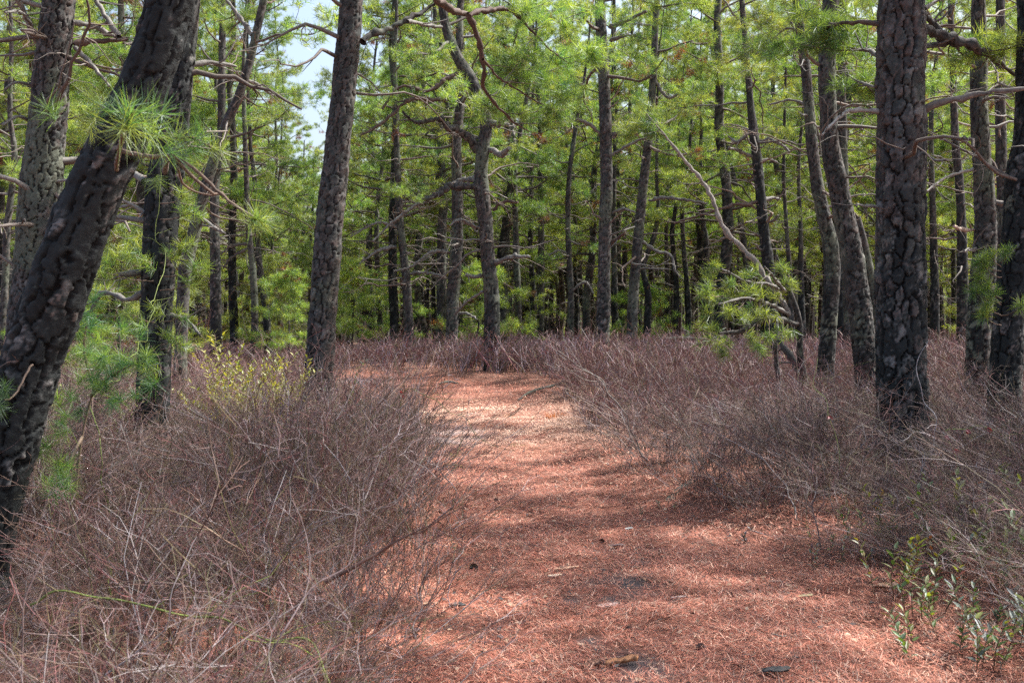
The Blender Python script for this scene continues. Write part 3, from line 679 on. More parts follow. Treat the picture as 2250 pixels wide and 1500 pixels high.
pine("grey_right_pine", "grey barked pine standing right of the big plated pine, in front of the stand", 11,
     [(2143, 970, 54), (2145, 900, 52), (2150, 736, 52), (2160, 608, 53), (2165, 512, 48), (2163, 416, 44), (2155, 320, 38), (2151, 224, 35), (2151, 128, 34), (2150, 0, 31)], char=2.2, H=13.6, seed=42, lichen=.4, dens=15, live=(5.2, 11), dead=(2.4, 4.6, 8), pale=.5, plate=(0.040, 0.102),
     limbs=[([(2138, 372, 7), (2105, 380, 7), (2070, 395, 5), (2038, 420, 4)], -.4, {'col': (.3, .28, .26)}), ([(2140, 505, 8), (2115, 504, 8), (2096, 497, 6)], -.4, {'col': (.36, .27, .22)}), ([(2148, 545, 8), (2130, 548, 8), (2118, 552, 4)], -.4), ([(2175, 350, 8), (2195, 380, 9), (2210, 392, 5)], -.2, REDL)])
edge_p = pine("border_pine", "dark rough barked pine at the right border with needle tufts sprouting from its trunk", 9.0,
     [(2206, 1000, 74), (2208, 880, 68), (2213, 750, 68), (2225, 640, 71), (2238, 500, 71), (2247, 400, 70), (2262, 300, 68), (2268, 160, 66), (2270, 0, 66)], char=4.2, H=13.6, seed=43, lichen=.3, plate=(0.053, 0.131), pale=.22, live=(5, 16), dead=(2.4, 4.6, 4))
pine("dark_gap_pine", "slim black pine nearest in the gap right of the big plated pine", 20.5, [(2116, 750, 28), (2115, 600, 24), (2112, 480, 20), (2108, 400, 18), (2100, 320, 17), (2095, 200, 14), (2090, 60, 12)], char=3.6, H=12.6, seed=44, pale=.15, live=(4.8, 16))
pine("thin_gap_pine", "thinner dark pine close to the right edge of the big plated pine", 26, [(2055, 752, 21), (2053, 600, 18), (2050, 480, 14), (2046, 350, 12)], char=3, H=12.6, seed=45, pale=.2)
pine("narrow_gap_pine", "very narrow dark pine in the middle of the gap right of the big plated pine", 32, [(2096, 752, 13), (2095, 512, 9), (2093, 400, 8)], char=3, H=11.6, seed=46, pale=.2)
pine("shaded_right_pine", "shaded grey pine squeezed between the grey barked pine and the border pine", 16, [(2206, 720, 30), (2204, 480, 26), (2198, 256, 23), (2198, 120, 20), (2198, 0, 18)], char=2.5, H=13.1, seed=47, lichen=.4, live=(5, 15))
pine("wavy_left_pine", "thin wavy dark stemmed pine at the far left border behind the grey lichen covered pine", 17, [(4, 760, 18), (12, 600, 16), (16, 500, 15), (32, 350, 13), (22, 250, 11), (25, 100, 9)], char=.5, H=7.5, seed=48, live=(3.2, 15), Lmax=1.7, lichen=.5)
pine("hidden_pine", "dark pine filling the slot between the two leaning pair trunks", 24, [(1849, 736, 27), (1846, 640, 22), (1845, 580, 18), (1840, 420, 14)], char=3, H=12.6, seed=49, pale=.15)
pine("shadow_pine", "narrow dark footed pine behind the stems of the crooked low pine", 26, [(1762, 736, 19), (1760, 620, 13), (1759, 512, 10), (1755, 400, 8)], char=2.6, H=12.1, seed=50, pale=.2)
pine("right_slit_pine", "thin pine rising just right of the snapped dark pine, bare below and leafy above", 25.5, [(1740, 740, 14), (1735, 600, 11), (1728, 500, 9), (1722, 400, 8)], char=1, H=11.1, seed=51, live=(2.8, 20), Lmax=1.6)
pine("black_foot_pine", "black footed slim pine standing between the tall grey pine and the reddish grey pine", 33, [(1352, 742, 17), (1350, 600, 13), (1348, 480, 11)], char=2.4, H=12.1, seed=52, pale=.2)

_r = RNG(361); _st, _tf = [], []
for x, y, near in [(1572, 590, (1600, 600)), (1555, 612, (1585, 615)), (1605, 622, (1640, 618)), (1640, 600, (1660, 620)), (1680, 612, (1690, 625)), (1715, 592, (1700, 610)), (1575, 655, (1610, 660)), (1555, 645, (1590, 650)), (1620, 650, (1650, 656)), (1660, 640, (1680, 662)), (1700, 648, (1690, 668)), (1730, 620, (1715, 630)),
                   (1560, 690, (1600, 672)), (1605, 690, (1640, 660)), (1650, 680, (1670, 662)), (1690, 690, (1690, 700)), (1540, 722, (1590, 731)), (1570, 718, (1600, 731)), (1600, 748, (1625, 728)), (1630, 700, (1650, 715)), (1650, 748, (1655, 714)), (1690, 742, (1690, 702)), (1725, 735, (1720, 703)), (1560, 750, (1590, 733)), (1585, 775, (1600, 735)), (1660, 770, (1665, 712))]:
    dd = 13.1 + .5 * _r.normal(); _st.append([(near[0], near[1], 13.2, .007), ((x + near[0]) / 2, (y + near[1]) / 2 + 4, (13.2 + dd) / 2, .006), (x, y, dd, .004)])
    for k in range(4): _tf.append((x + _r.normal() * 9, y + _r.normal() * 6, dd + _r.normal() * .06, (x - near[0]) * .02 + _r.normal() * .35, -.25 + _r.normal() * .3, (near[1] - y) * .02 + .25 + _r.normal() * .35, .95 + .25 * _r.random()))

# short red broken stump, fallen log, sawn limb end
def simple_wood(name, label, cat, pts, rad, col, sides=12, seed=1, bark=True, plate=(0.032, 0.087), char=-5, end=None):
    P = np.array(pts, float); base = P[0].copy(); base[2] = gz(base[0], base[1])
    o = empty(name, base, label, cat); mb = MB()
    trunk_mesh(mb, P, np.array(rad), .02, sides, seed, base[2], char, .3, plate, .5, .4)
    link("bark", mb.mesh("bark", M_BARK, base), o)
    if end is not None:
        p, r = P[0], rad[0]; d = norm(P[0] - P[1]); mb = MB()
        t, n, b = frames(P); a = np.arange(14) / 14 * 6.283
        v = p + d * .004 + (n[0][None] * np.cos(a)[:, None] + b[0][None] * np.sin(a)[:, None]) * r * (1 + .15 * RNG(3).normal(size=(14, 1))) + d * RNG(4).normal(size=(14, 1)) * .006
        mb.add(np.concatenate([v, [p + d * .012]]), end, tris=[(i, (i + 1) % 14, 14) for i in range(14)]); link("broken_end", mb.mesh("broken_end", M_WOOD, base), o)
    return o
p = [W(1715, 960, 13), W(1712, 850, 13), W(1706, 800, 13), W(1705, 752, 13)]
simple_wood("broken_stump", "short reddish broken stump standing in the brush below the low green bough", "tree stump", p, [.036, .034, .032, .02], None, 16, 61)
p = [W(1462, 745, 21), W(1500, 743, 21.1), W(1550, 747, 21.2), W(1600, 752, 21.4)]
simple_wood("fallen_log", "grey fallen log lying level on the brush at the edge of the far stand", "fallen log", p, [.035, .04, .045, .05], None, 10, 62)
p = [W(1463, 1105, 8.15), W(1480, 1088, 8.3), W(1505, 1068, 8.5), W(1540, 1050, 8.8)]
simple_wood("broken_limb", "dark broken limb with an orange end poking from the right thicket onto the path", "broken branch", p, [.026, .027, .027, .026], None, 14, 63, end=(.42, .20, .09))

# ------------------------------------------------------------------ sprouts and boughs of needles close to the camera
def near_bough(name, root, base, stems, tufts, protos, seed, size=1.0, bias=-.1):
    """stems: lists of (px,py,depth,radius); tufts: (px,py,depth,dirx,diry,dirz)"""
    rng = RNG(seed); mb = MB()
    for s in stems:
        P, R = resample([W(x, y, d) for x, y, d, r in s], [r for *_, r in s], .03)
        tube(mb, P + rng.normal(size=P.shape) * .002, R * .85, 6, np.array([.125, .085, .06]) * (.7 + .6 * rng.random((len(P), 1))), 1)
    Pt = np.array([W(t[0], t[1], t[2]) for t in tufts]); D = np.array([t[3:6] for t in tufts], float)
    sz = np.array([t[6] if len(t) > 6 else 1.0 for t in tufts]) * size * .9
    add_tufts(mb, Pt, D, sz, tuft_cols(rng, len(tufts), bias), protos, rng, 0)
    # old brown needles caught in the shoot
    return link(name, mb.mesh(name, [M_NEEDLE, M_WOOD], base), root)

root, P, R, base = lean
near_bough("bough", root, base,
    [[(255, 372, 4.8, .012), (262, 330, 4.2, .011), (272, 290, 3.5, .009), (290, 250, 3.3, .004)], [(262, 330, 4.2, .010), (330, 345, 3.9, .010), (385, 345, 3.8, .009), (440, 385, 3.75, .008), (500, 440, 3.7, .007), (560, 482, 3.65, .005)],
     [(385, 345, 3.8, .007), (430, 395, 3.8, .007), (470, 425, 3.8, .006), (490, 422, 3.9, .003)], [(350, 305, 3.8, .005), (420, 303, 3.8, .005), (480, 330, 3.8, .003)], [(390, 360, 3.8, .005), (400, 400, 3.9, .005), (440, 425, 4.0, .004), (490, 427, 4.0, .003)]],
    [(270, 282, 3.3, -.2, -.6, -.2), (280, 245, 3.3, .1, -.4, .9), (300, 250, 3.35, .7, -.3, .3), (230, 235, 3.8, -.6, .1, .5, .8), (205, 220, 3.9, -.5, .1, .4, .8), (110, 245, 4.1, -.4, -.1, .7, .85), (335, 290, 3.5, .7, -.2, -.4, 1.05), (345, 250, 3.6, .9, 0, .1),
     (375, 335, 3.7, .5, -.2, -.3, .9), (390, 300, 3.8, .6, .3, .2, .9), (420, 330, 3.8, .6, 0, .4, .8), (200, 280, 3.9, -.3, 0, -.8, .8), (440, 300, 3.8, .8, 0, .4, .8), (480, 330, 3.8, .9, 0, 0, .8), (345, 400, 4.2, 0, 0, -1, .6),
     (560, 482, 3.65, .5, -.1, .9, .8), (570, 485, 3.65, 1, 0, -.2, .8), (575, 490, 3.65, .9, 0, -.7, .7)], TUFTS_NEAR, 201, 1.0, -.34)
near_bough("sprout", root, base, [[(70, 800, 4.85, .006), (30, 870, 4.6, .005), (8, 880, 4.5, .004)]], [(4, 870, 4.5, -.5, -.3, .2, .7), (10, 850, 4.5, .2, -.3, .8, .6), (0, 900, 4.5, 0, 0, -1, .7)], TUFTS_NEAR, 202, 1.0, -.34)

root, P, R, base = second
st, tf = [], []
for x, y, n in [(425, 465, 4), (415, 540, 3), (445, 590, 3), (300, 560, 4), (255, 570, 5), (290, 690, 3), (425, 620, 2), (400, 750, 2), (405, 690, 2), (350, 680, 2), (330, 580, 2), (410, 430, 2), (235, 600, 3), (385, 560, 2), (335, 820, 3), (380, 740, 2)]:
    tx = 352 if x > 352 else 338
    st.append([(tx, y + 18, 8.35, .006), ((tx + x) / 2, y + 14, 8.2, .005), (x, y, 8.1, .003)])
    for k in range(n): tf.append((x + (k - n / 2) * 12, y + (k % 2) * 14 - 5, 8.1 + .05 * k, np.sign(x - 352) * .6 + .3 * (k - 1), -.3, .5 - .3 * k, .95))
near_bough("sprout", root, base, st, tf, TUFTS_MID, 203, 1.0, .1)
root, P, R, base = edge_p
st, tf = [], []
for x, y in [(2160, 585), (2175, 560), (2150, 610), (2165, 630), (2140, 640), (2170, 668), (2160, 690), (2212, 552), (2245, 670), (2150, 572), (2182, 645)]:
    st.append([(2200, y + 25, 8.75, .006), ((2200 + x) / 2, y + 18, 8.6, .005), (x + 6, y + 4, 8.5, .003)])
    tf += [(x, y, 8.5, -.8, -.3, .3, 1.0), (x + 8, y - 4, 8.48, -.2, -.4, .8, .8), (x - 4, y + 8, 8.5, -.7, -.2, -.5, .8)]
near_bough("sprout", root, base, st, tf, TUFTS_MID, 204, 1.0, .1)

near_bough('needles', low, lowB, _st, _tf, TUFTS_MID, 205, 1.15, .02)
# a pine sapling in the brush behind the leaning trunk
b0 = np.array([(150 - CX) / FPX * 5.6, 5.6, 0]); b0[2] = gz(b0[0], b0[1])
sap = empty("pine_sapling", b0, "young pine with long soft needles growing in the brush behind the leaning trunk", "pine sapling")
mb = MB(); rng = RNG(71)
def W2(x, y, d): return W(x, y, d)
for s in ([(b0), W(160, 1150, 5.6), W(180, 960, 5.6), W(215, 830, 5.6), W(250, 760, 5.6)], [W(180, 960, 5.6), W(150, 1020, 5.3), W(130, 1070, 5.1)], [W(200, 870, 5.6), W(240, 830, 5.5), W(290, 800, 5.5)], [W(205, 850, 5.6), W(185, 770, 5.6), W(190, 710, 5.6)]):
    P_, R_ = resample(np.array(s), np.linspace(.010, .004, len(s)), .05); tube(mb, P_, R_, 6, np.array([.17, .12, .08]))
link("stem", mb.mesh("stem", M_WOOD, b0), sap)
mb = MB(); tp, td = [], []
for x, y, d, n in [(130, 1070, 5.0, 7), (105, 980, 5.2, 3), (150, 1010, 5.2, 3), (240, 810, 5.5, 7), (270, 790, 5.5, 4), (215, 840, 5.5, 5), (190, 715, 5.6, 5), (185, 660, 5.7, 3), (165, 880, 5.5, 3), (265, 850, 5.5, 3), (300, 800, 5.5, 2), (150, 940, 5.3, 3), (225, 760, 5.6, 4), (280, 730, 5.7, 4), (250, 870, 5.5, 3)]:
    for k in range(n): tp.append(W(x, y, d) + rng.normal(size=3) * np.array([.05, .05, .04])); td.append(rng.normal(size=3) + np.array([0, -.2, .4]))
add_tufts(mb, tp, td, .62 + .25 * rng.random(len(tp)), tuft_cols(rng, len(tp), -.25), TUFTS_NEAR, rng)
link("needles", mb.mesh("needles", M_NEEDLE, b0), sap)

# ------------------------------------------------------------------ the stand behind: individual trees, copied from a few kinds
HEROX = [(o.location.x, o.location.y) for o in SC.objects if o.parent is None and o.get("category")]
PROTOS = []
for k in range(10):
    rng = RNG(900 + k); H = 12.5 + 4.0 * rng.random(); r0 = .095 + .07 * rng.random()
    n = 12; zs = np.linspace(-.9, H, n); n_w = n; lean_ = rng.normal(size=2) * .03; wob = np.cumsum(rng.normal(size=(n, 2)) * .10, 0) * (zs[:, None] > .5)
    pts = np.stack([lean_[0] * zs + wob[:, 0], lean_[1] * zs + wob[:, 1], zs], 1)
    rad = r0 * (1.12 - .88 * np.clip(zs / H, 0, 1) ** 1.15)
    mb = MB(); charred = k % 4 != 0
    P, R = trunk_mesh(mb, pts, rad, .05, 14, 900 + k, 0, 4.2 if charred else .9, .35, (.055, .17), 1.0, .25 if charred else .8)
    tm = mb.mesh("trunk", M_BARK)
    mb, nt = grow_crown(P, R, 0, rng, (1.0, 4.2, 12), (2.8 + 2.2 * rng.random(), 44), 2.5, 20, TUFTS, 1.2, .12, .12, 4)
    PROTOS.append((tm, mb.mesh("crown", [M_NEEDLE, M_WOOD]), charred))

rng = RNG(4242); spots = []
def try_add(x, y, gap):
    if path_sd(x, y)[0] < .8: return False
    for a, b in spots:
        if (a - x) ** 2 + (b - y) ** 2 < gap * gap: return False
    for a, b in HEROX:
        if (a - x) ** 2 + (b - y) ** 2 < 1.2 ** 2: return False
    spots.append((x, y)); return True
n_want = 262; guard = 0
while len(spots) < n_want and guard < 20000:
    guard += 1
    y = math.sqrt(27 ** 2 + (74 ** 2 - 27 ** 2) * rng.random()); x = (rng.random() * 2 - 1) * (.51 * y + 1.5)
    if y < 58 and abs(x / y * FPX + CX - 707) < 1.8 / y * FPX: continue        # the gap where the sky shows
    try_add(x, y, 1.5)
for x, y in [(-7.4, 17.5), (-6.2, 21.5), (-9.6, 20.5), (-8.6, 25), (-5.2, 25.5), (-11, 25.2), (9.3, 21), (10.4, 25), (8.2, 26), (12.4, 25.5), (6.8, 8.0), (8.9, 8.6)]: try_add(x, y, 1.0)
SEEN = [(95, "behind the thick lichen grey pine"), (330, "in the gap behind the leaning trunk"), (470, "left of the slim straight dark pine"), (680, "left of the tall sturdy pine"), (860, "right of the tall sturdy pine"),
        (1060, "left of the crooked limbed pine"), (1300, "right of the crooked limbed pine"), (1420, "near the reddish grey pine"), (1560, "beyond the brush right of middle"), (1760, "behind the low green bough"), (1950, "behind the leaning pair"), (2130, "right of the big plated pine"), (9999, "at the far right border")]
HEROPX = []
for i, (x, y) in enumerate(spots):
    k = int(rng.integers(0, len(PROTOS))); tm, cm, charred = PROTOS[k]
    px = CX + x / y * FPX
    where = next(t for lim, t in SEEN if px < lim)
    kind = ("black footed" if charred else "grey barked"); deep = ("far back" if y > 48 else "in the middle distance")
    lab = f"{kind} slim pine {deep}, {where}"
    o = empty("background_pine", (x, y, gz(x, y)), lab, "pine tree", f"{kind} pines {deep}, {where}")
    o.rotation_euler = (0, 0, rng.random() * 6.283); s = .82 + .34 * rng.random(); s = min(s, .8) if abs(px - 707) < 70 else s; o.scale = (s, s, s * (.95 + .15 * rng.random()))
    link("trunk", tm, o); link("crown", cm, o)

YOUNG = []
for k in range(4):
    rg = RNG(1500 + k); H = 2.0 + .5 * k; zs = np.linspace(-.1, H, 8)
    pts = np.stack([np.cumsum(rg.normal(size=8) * .05), np.cumsum(rg.normal(size=8) * .05), zs], 1); rad = .03 * (1.1 - .85 * np.clip(zs / H, 0, 1))
    mb = MB(); P, R = trunk_mesh(mb, pts, rad, .06, 8, 1500 + k, 0, -2, .4, (.03, .06), .5, .5)
    tm = mb.mesh("trunk", M_BARK); mb, nt = grow_crown(P, R, 0, rg, (.2, .8, 4), (.35, 22), 1.15, 20, TUFTS, 1.15, .2, .0, 4)
    YOUNG.append((tm, mb.mesh("crown", [M_NEEDLE, M_WOOD])))
yspots = [(W(px, 700, d)[0], d) for px, d in [(560, 27), (640, 24), (690, 29), (610, 33), (1035, 27.5), (780, 31), (820, 38), (1160, 32), (1435, 31), (250, 18), (190, 22), (300, 27), (90, 17), (430, 30), (2140, 31), (880, 41), (520, 39), (720, 44)]]
for i, (x, y) in enumerate(yspots):
    if path_sd(x, y)[0] < .4: continue
    tm, cm = YOUNG[i % 4]; px = CX + x / y * FPX; where = next(t for lim, t in SEEN if px < lim)
    o = empty("young_pine", (x, y, gz(x, y)), f"bushy young pine, head high, {where}", "young pine", f"young pines {where}")
    o.rotation_euler = (0, 0, rng.random() * 6.283); q = .8 + .35 * rng.random(); o.scale = (q, q, q)
    link("trunk", tm, o); link("crown", cm, o)

# the woods beyond: one mass
mb = MB(); rng = RNG(77)
for i in range(620):
    y = 76 + 49 * rng.random(); x = (rng.random() * 2 - 1) * (.53 * y + 3); z = gz(x, y)
    if abs(x / y * FPX + CX - 707) < 85: continue
    H = 12 + 4 * rng.random(); P = np.array([[x, y, z - .5], [x + rng.normal() * .3, y, z + H * .5], [x + rng.normal() * .6, y, z + H]])
    tube(mb, P, [.15, .11, .03], 5, PLATE[rng.integers(0, 6)] * (.15 + .35 * rng.random()), 1)
    if i % 3 and y < 100: continue
    m = 170 if i % 3 == 0 else 80; f = rng.random(m) ** .9; lo = .2 if y > 98 else 3.0; zz = z + lo + (H - lo) * f; rr = (2.0 * (1.05 - f * .8)) * np.sqrt(rng.random(m)); a = rng.random(m) * 6.28
    zz = zz + np.sin(a * 3 + i) * .3
    tp = np.stack([x + rr * np.cos(a), y + rr * np.sin(a), zz], 1); td = np.stack([np.cos(a), np.sin(a), .5 + 0 * a], 1)
    add_tufts(mb, tp, td, 2.3, tuft_cols(rng, m, -.1), TUFTS_FAR, rng, 0)
tag(link("distant_woods", mb.mesh("distant_woods", [M_NEEDLE, M_BARK])), "dense pine woods closing the view far behind the stand", "woods", kind="stuff")

# ------------------------------------------------------------------ the bare brush (huckleberry and blueberry scrub)
BCOL = np.array([[.25, .205, .195], [.17, .125, .115], [.19, .105, .09], [.22, .09, .085], [.14, .125, .05], [.40, .36, .345], [.15, .085, .06], [.20, .135, .105], [.12, .10, .05], [.17, .105, .07], [.23, .15, .115]])
def brush_plant(seed, stems, sides, tw, thick, lean):
    rng = RNG(seed); mb = MB()
    for s in range(stems):
        a = rng.random() * 6.28; p0 = np.array([math.cos(a), math.sin(a), 0]) * .14 * rng.random()
        Hh = .75 + .45 * rng.random(); n = 6
        d = norm(np.array([rng.normal() * .22 + lean, rng.normal() * .22, 1.0])); P = [p0]
        for i in range(n):
            P.append(P[-1] + d * Hh / n); d = norm(d + rng.normal(size=3) * np.array([.15, .15, .10]))
        P = np.array(P); c = BCOL[rng.integers(0, len(BCOL))] * (.75 + .5 * rng.random()); r0 = (.0026 + .0022 * rng.random()) * thick
        tube(mb, P, np.linspace(r0, r0 * .45, n + 1), sides, c)
        for b in range(tw[0]):
            i = rng.integers(2, n + 1); e = norm(norm(P[i] - P[i - 1]) + rng.normal(size=3) * np.array([.48, .48, .25]))
            l = .14 + .26 * rng.random(); Q = [P[i]]
            for k in range(3): Q.append(Q[-1] + e * l / 3); e = norm(e + rng.normal(size=3) * .28 + np.array([0, 0, .12]))
            Q = np.array(Q); c2 = BCOL[rng.integers(0, len(BCOL))] * (.8 + .5 * rng.random()); r1 = r0 * .55
            tube(mb, Q, np.linspace(r1, r1 * .6, 4), sides, c2)
            for g in range(tw[1]):
                j = rng.integers(1, 4); e2 = norm(norm(Q[j] - Q[j - 1]) + rng.normal(size=3) * .5)
                l2 = .05 + .11 * rng.random(); m_ = Q[j] + e2 * l2 * .5; Tq = np.array([Q[j], m_, m_ + norm(e2 + rng.normal(size=3) * .35) * l2 * .5])
                tube(mb, Tq, np.linspace(r1 * .6, r1 * .4, 3), min(sides, 3), c2 * np.array([1.05, .9, .92]))
    return np.concatenate(mb.v), np.concatenate(mb.c), np.concatenate(mb.q)

def scatter_brush(mb, protos, X, Y, H, rng, lean_to=None, tint=(1, 1, 1)):
    n = len(X); Z = gz(X, Y); which = rng.integers(0, len(protos), n)
    for k, (v, c, q) in enumerate(protos):
        s = np.where(which == k)[0]
        if not len(s): continue
        a = rng.normal(size=len(s)) * .9 + (0 if lean_to is None else lean_to[s])
        ca, sa = np.cos(a), np.sin(a); h = H[s]; wd = .75 + .4 * h
        vx = (v[None, :, 0] * ca[:, None] - v[None, :, 1] * sa[:, None]) * wd[:, None] + X[s][:, None]
        vy = (v[None, :, 0] * sa[:, None] + v[None, :, 1] * ca[:, None]) * wd[:, None] + Y[s][:, None]
        vz = v[None, :, 2] * h[:, None] + Z[s][:, None] - .02
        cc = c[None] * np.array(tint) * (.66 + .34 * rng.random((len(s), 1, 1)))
        qq = (q[None] + (np.arange(len(s)) * len(v))[:, None, None]).reshape(-1, 4)
        mb.add(np.stack([vx, vy, vz], -1).reshape(-1, 3), cc.reshape(-1, 3), quads=qq)

def brush_points(rng, x0, x1, y0, y1, dens, margin=.22):
    n = int((x1 - x0) * (y1 - y0) * dens); X = x0 + (x1 - x0) * rng.random(n); Y = y0 + (y1 - y0) * rng.random(n)
    sd = path_sd(X, Y); k = (np.abs(X) < .53 * Y + 1.0) & (sd > margin + .25 * rng.random(n))
    return X[k], Y[k], sd[k]
rng = RNG(55)
NEARP = [brush_plant(300 + i, 7, 3, (8, 3), .80, .16) for i in range(8)]
MIDP = [brush_plant(320 + i, 7, 2, (7, 3), 1.35, .1) for i in range(8)]
FARP = [brush_plant(340 + i, 9, 2, (4, 2), 2.0, .06) for i in range(6)]
def slot(X, Y, H):                                        # low trodden growth on the inside of the bend
    t = X / Y; return np.where((t > -.180) & (t < -.122) & (Y > 7) & (Y < 21.5), np.minimum(H, np.where(Y > 12.5, .13, np.where(Y > 10.5, .38, .56))), H)
mb = MB()
def right_open(X, Y):                                     # the lower right corner is thinner: laurel and needles
    return (X > .8) & (Y < 6.6) 
X, Y, sd = brush_points(rng, -5.5, 5.5, 2.3, 9.5, 20, .02)
k = ~right_open(X, Y) | (rng.random(len(X)) < .95) & (sd > .08); X, Y, sd = X[k], Y[k], sd[k]
edge_tall = smooth(-1.9, -1.2, X) * (X < 0) * smooth(4.6, 6.0, Y) * smooth(9.3, 8.0, Y)
H = (.50 + .24 * rng.random(len(X)) + .32 * edge_tall) * (.75 + .25 * smooth(-.05, .5, sd)) * (.85 + .15 * smooth(2.4, 5.0, Y)) * np.where(right_open(X, Y), .75, 1) * (.8 + .4 * vnoise(X * 1.1, Y * 1.1, k=91)); H = slot(X, Y, H) * np.where((X / Y < -.40) & (Y < 5.3), .42, 1) * np.where((np.abs(X / Y + .342) < .045) & (Y > 5.2) & (Y < 8.6), .62, 1) * np.where((np.abs(X / Y - .372) < .05) & (Y > 5) & (Y < 8.7), .58, 1) * np.where((np.abs(X / Y + .188) < .03) & (Y > 7), .72, 1)
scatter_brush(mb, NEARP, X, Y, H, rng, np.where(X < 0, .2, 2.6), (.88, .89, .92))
X, Y, sd = brush_points(rng, -9.5, 10, 9.5, 17.5, 9.5)
H = (.46 + .24 * rng.random(len(X))) * (.75 + .25 * smooth(.1, .8, sd)) * (.75 + .5 * vnoise(X * .8, Y * .8, k=92)) * (1 + .15 * smooth(13, 17, Y)) * np.where(X < -2.2, .78, 1); H = slot(X, Y, H)
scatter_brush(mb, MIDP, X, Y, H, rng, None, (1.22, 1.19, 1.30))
X, Y, sd = brush_points(rng, -19, 19, 17.5, 38, 7, .3)
k = rng.random(len(X)) < np.where(Y > 26, .55, 1.0); X, Y, sd = X[k], Y[k], sd[k]
H = (.56 + .26 * rng.random(len(X))) * (1.0 - .62 * smooth(20, 32, Y)) * np.where(X < -3, .8, 1); H = slot(X, Y, H)
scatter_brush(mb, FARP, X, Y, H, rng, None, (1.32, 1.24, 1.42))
WISP = [brush_plant(360 + i, 2, 3, (6, 2), .85, .22) for i in range(8)]
X, Y, sd = brush_points(rng, -5.5, 6, 2.6, 13, 2.2, .15)
scatter_brush(mb, WISP, X, Y, slot(X, Y, np.where(np.abs(X / Y - .372) < .05, .6, 1) * (.78 + .3 * rng.random(len(X))) * (.75 + .25 * smooth(2.5, 5, Y))), rng, np.where(X < 0, .2, 2.6))
tag(link("bare_brush", mb.mesh("bare_brush", M_BRUSH)), "leafless mauve grey huckleberry brush covering both sides of the path", "brush", kind="stuff")

# ------------------------------------------------------------------ fallen pine needles on the path and its banks
NCOL = np.array([[.37, .122, .074], [.50, .232, .152], [.26, .075, .047], [.64, .40, .29], [.13, .045, .034], [.42, .152, .094], [.30, .22, .17], [.19, .12, .095]])
def scatter_needles(mb, rng, x0, x1, y0, y1, dens, w, keep=None):
    n = int((x1 - x0) * (y1 - y0) * dens); X = x0 + (x1 - x0) * rng.random(n); Y = y0 + (y1 - y0) * rng.random(n)
    sd = path_sd(X, Y); s = sand_mask(X, Y)
    p = np.where(sd < .1, 1, np.clip(1 - (sd - .1) * .7, .18, 1)) * (1 - .93 * s) * (.45 + .8 * vnoise(X * 2.3, Y * 2.3, k=61)) * (np.abs(X) < .52 * Y + .4)
    k = rng.random(n) < p; X, Y, sd = X[k], Y[k], sd[k]; n = len(X)
    Z = gz(X, Y, sd) + .012 + .022 * rng.random(n) ** 1.5 + .03 * smooth(.5, .8, vnoise(X * 4, Y * 4, k=63))
    a = rng.random(n) * 6.28; a = np.where(rng.random(n) < .4, rng.normal(size=n) * .7 + 3.2 * vnoise(X * 1.2, Y * 1.2, k=62), a)
    l = (.035 + .05 * rng.random(n)); dx, dy = np.cos(a), np.sin(a); cu = rng.normal(size=n) * .18
    t = rng.normal(size=n) * .2
    p0 = np.stack([X, Y, Z], 1); d = np.stack([dx, dy, t], 1); sd_ = np.stack([-dy, dx, 0 * dx], 1)
    p1 = p0 + d * (l * .5)[:, None] + sd_ * (l * cu * .3)[:, None]; p2 = p0 + d * l[:, None] + sd_ * (l * cu)[:, None]
    p2[:, 2] = np.maximum(p2[:, 2], Z - .008)
    V = np.stack([p0 - sd_ * w / 2, p0 + sd_ * w / 2, p1 - sd_ * w / 2, p1 + sd_ * w / 2, p2], 1)
    b = (np.arange(n) * 5)[:, None]
    T = np.concatenate([b + np.array([[0, 1, 3]]), b + np.array([[0, 3, 2]]), b + np.array([[2, 3, 4]])])
    c = NCOL[rng.choice(len(NCOL), n, p=[.24, .15, .20, .07, .14, .10, .05, .05])] * (.92 + .5 * rng.random((n, 1)))
    dry = (smooth(10.0, 12.5, Y) * smooth(18, 15.5, Y) * (.35 + .6 * vnoise(X * 1.5, Y * 1.5, k=64)))[:, None]      # dry pale litter at the bend, with the sunlit patch's brightness painted in
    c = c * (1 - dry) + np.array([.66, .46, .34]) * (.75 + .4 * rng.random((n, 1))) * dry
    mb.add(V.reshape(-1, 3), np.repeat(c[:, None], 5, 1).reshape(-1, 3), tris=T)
mb = MB(); rng = RNG(66)
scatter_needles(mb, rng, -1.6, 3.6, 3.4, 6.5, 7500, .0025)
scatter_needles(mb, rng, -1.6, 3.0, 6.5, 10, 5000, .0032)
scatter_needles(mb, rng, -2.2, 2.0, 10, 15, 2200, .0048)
scatter_needles(mb, rng, -6, 2.0, 15, 23, 1100, .006)
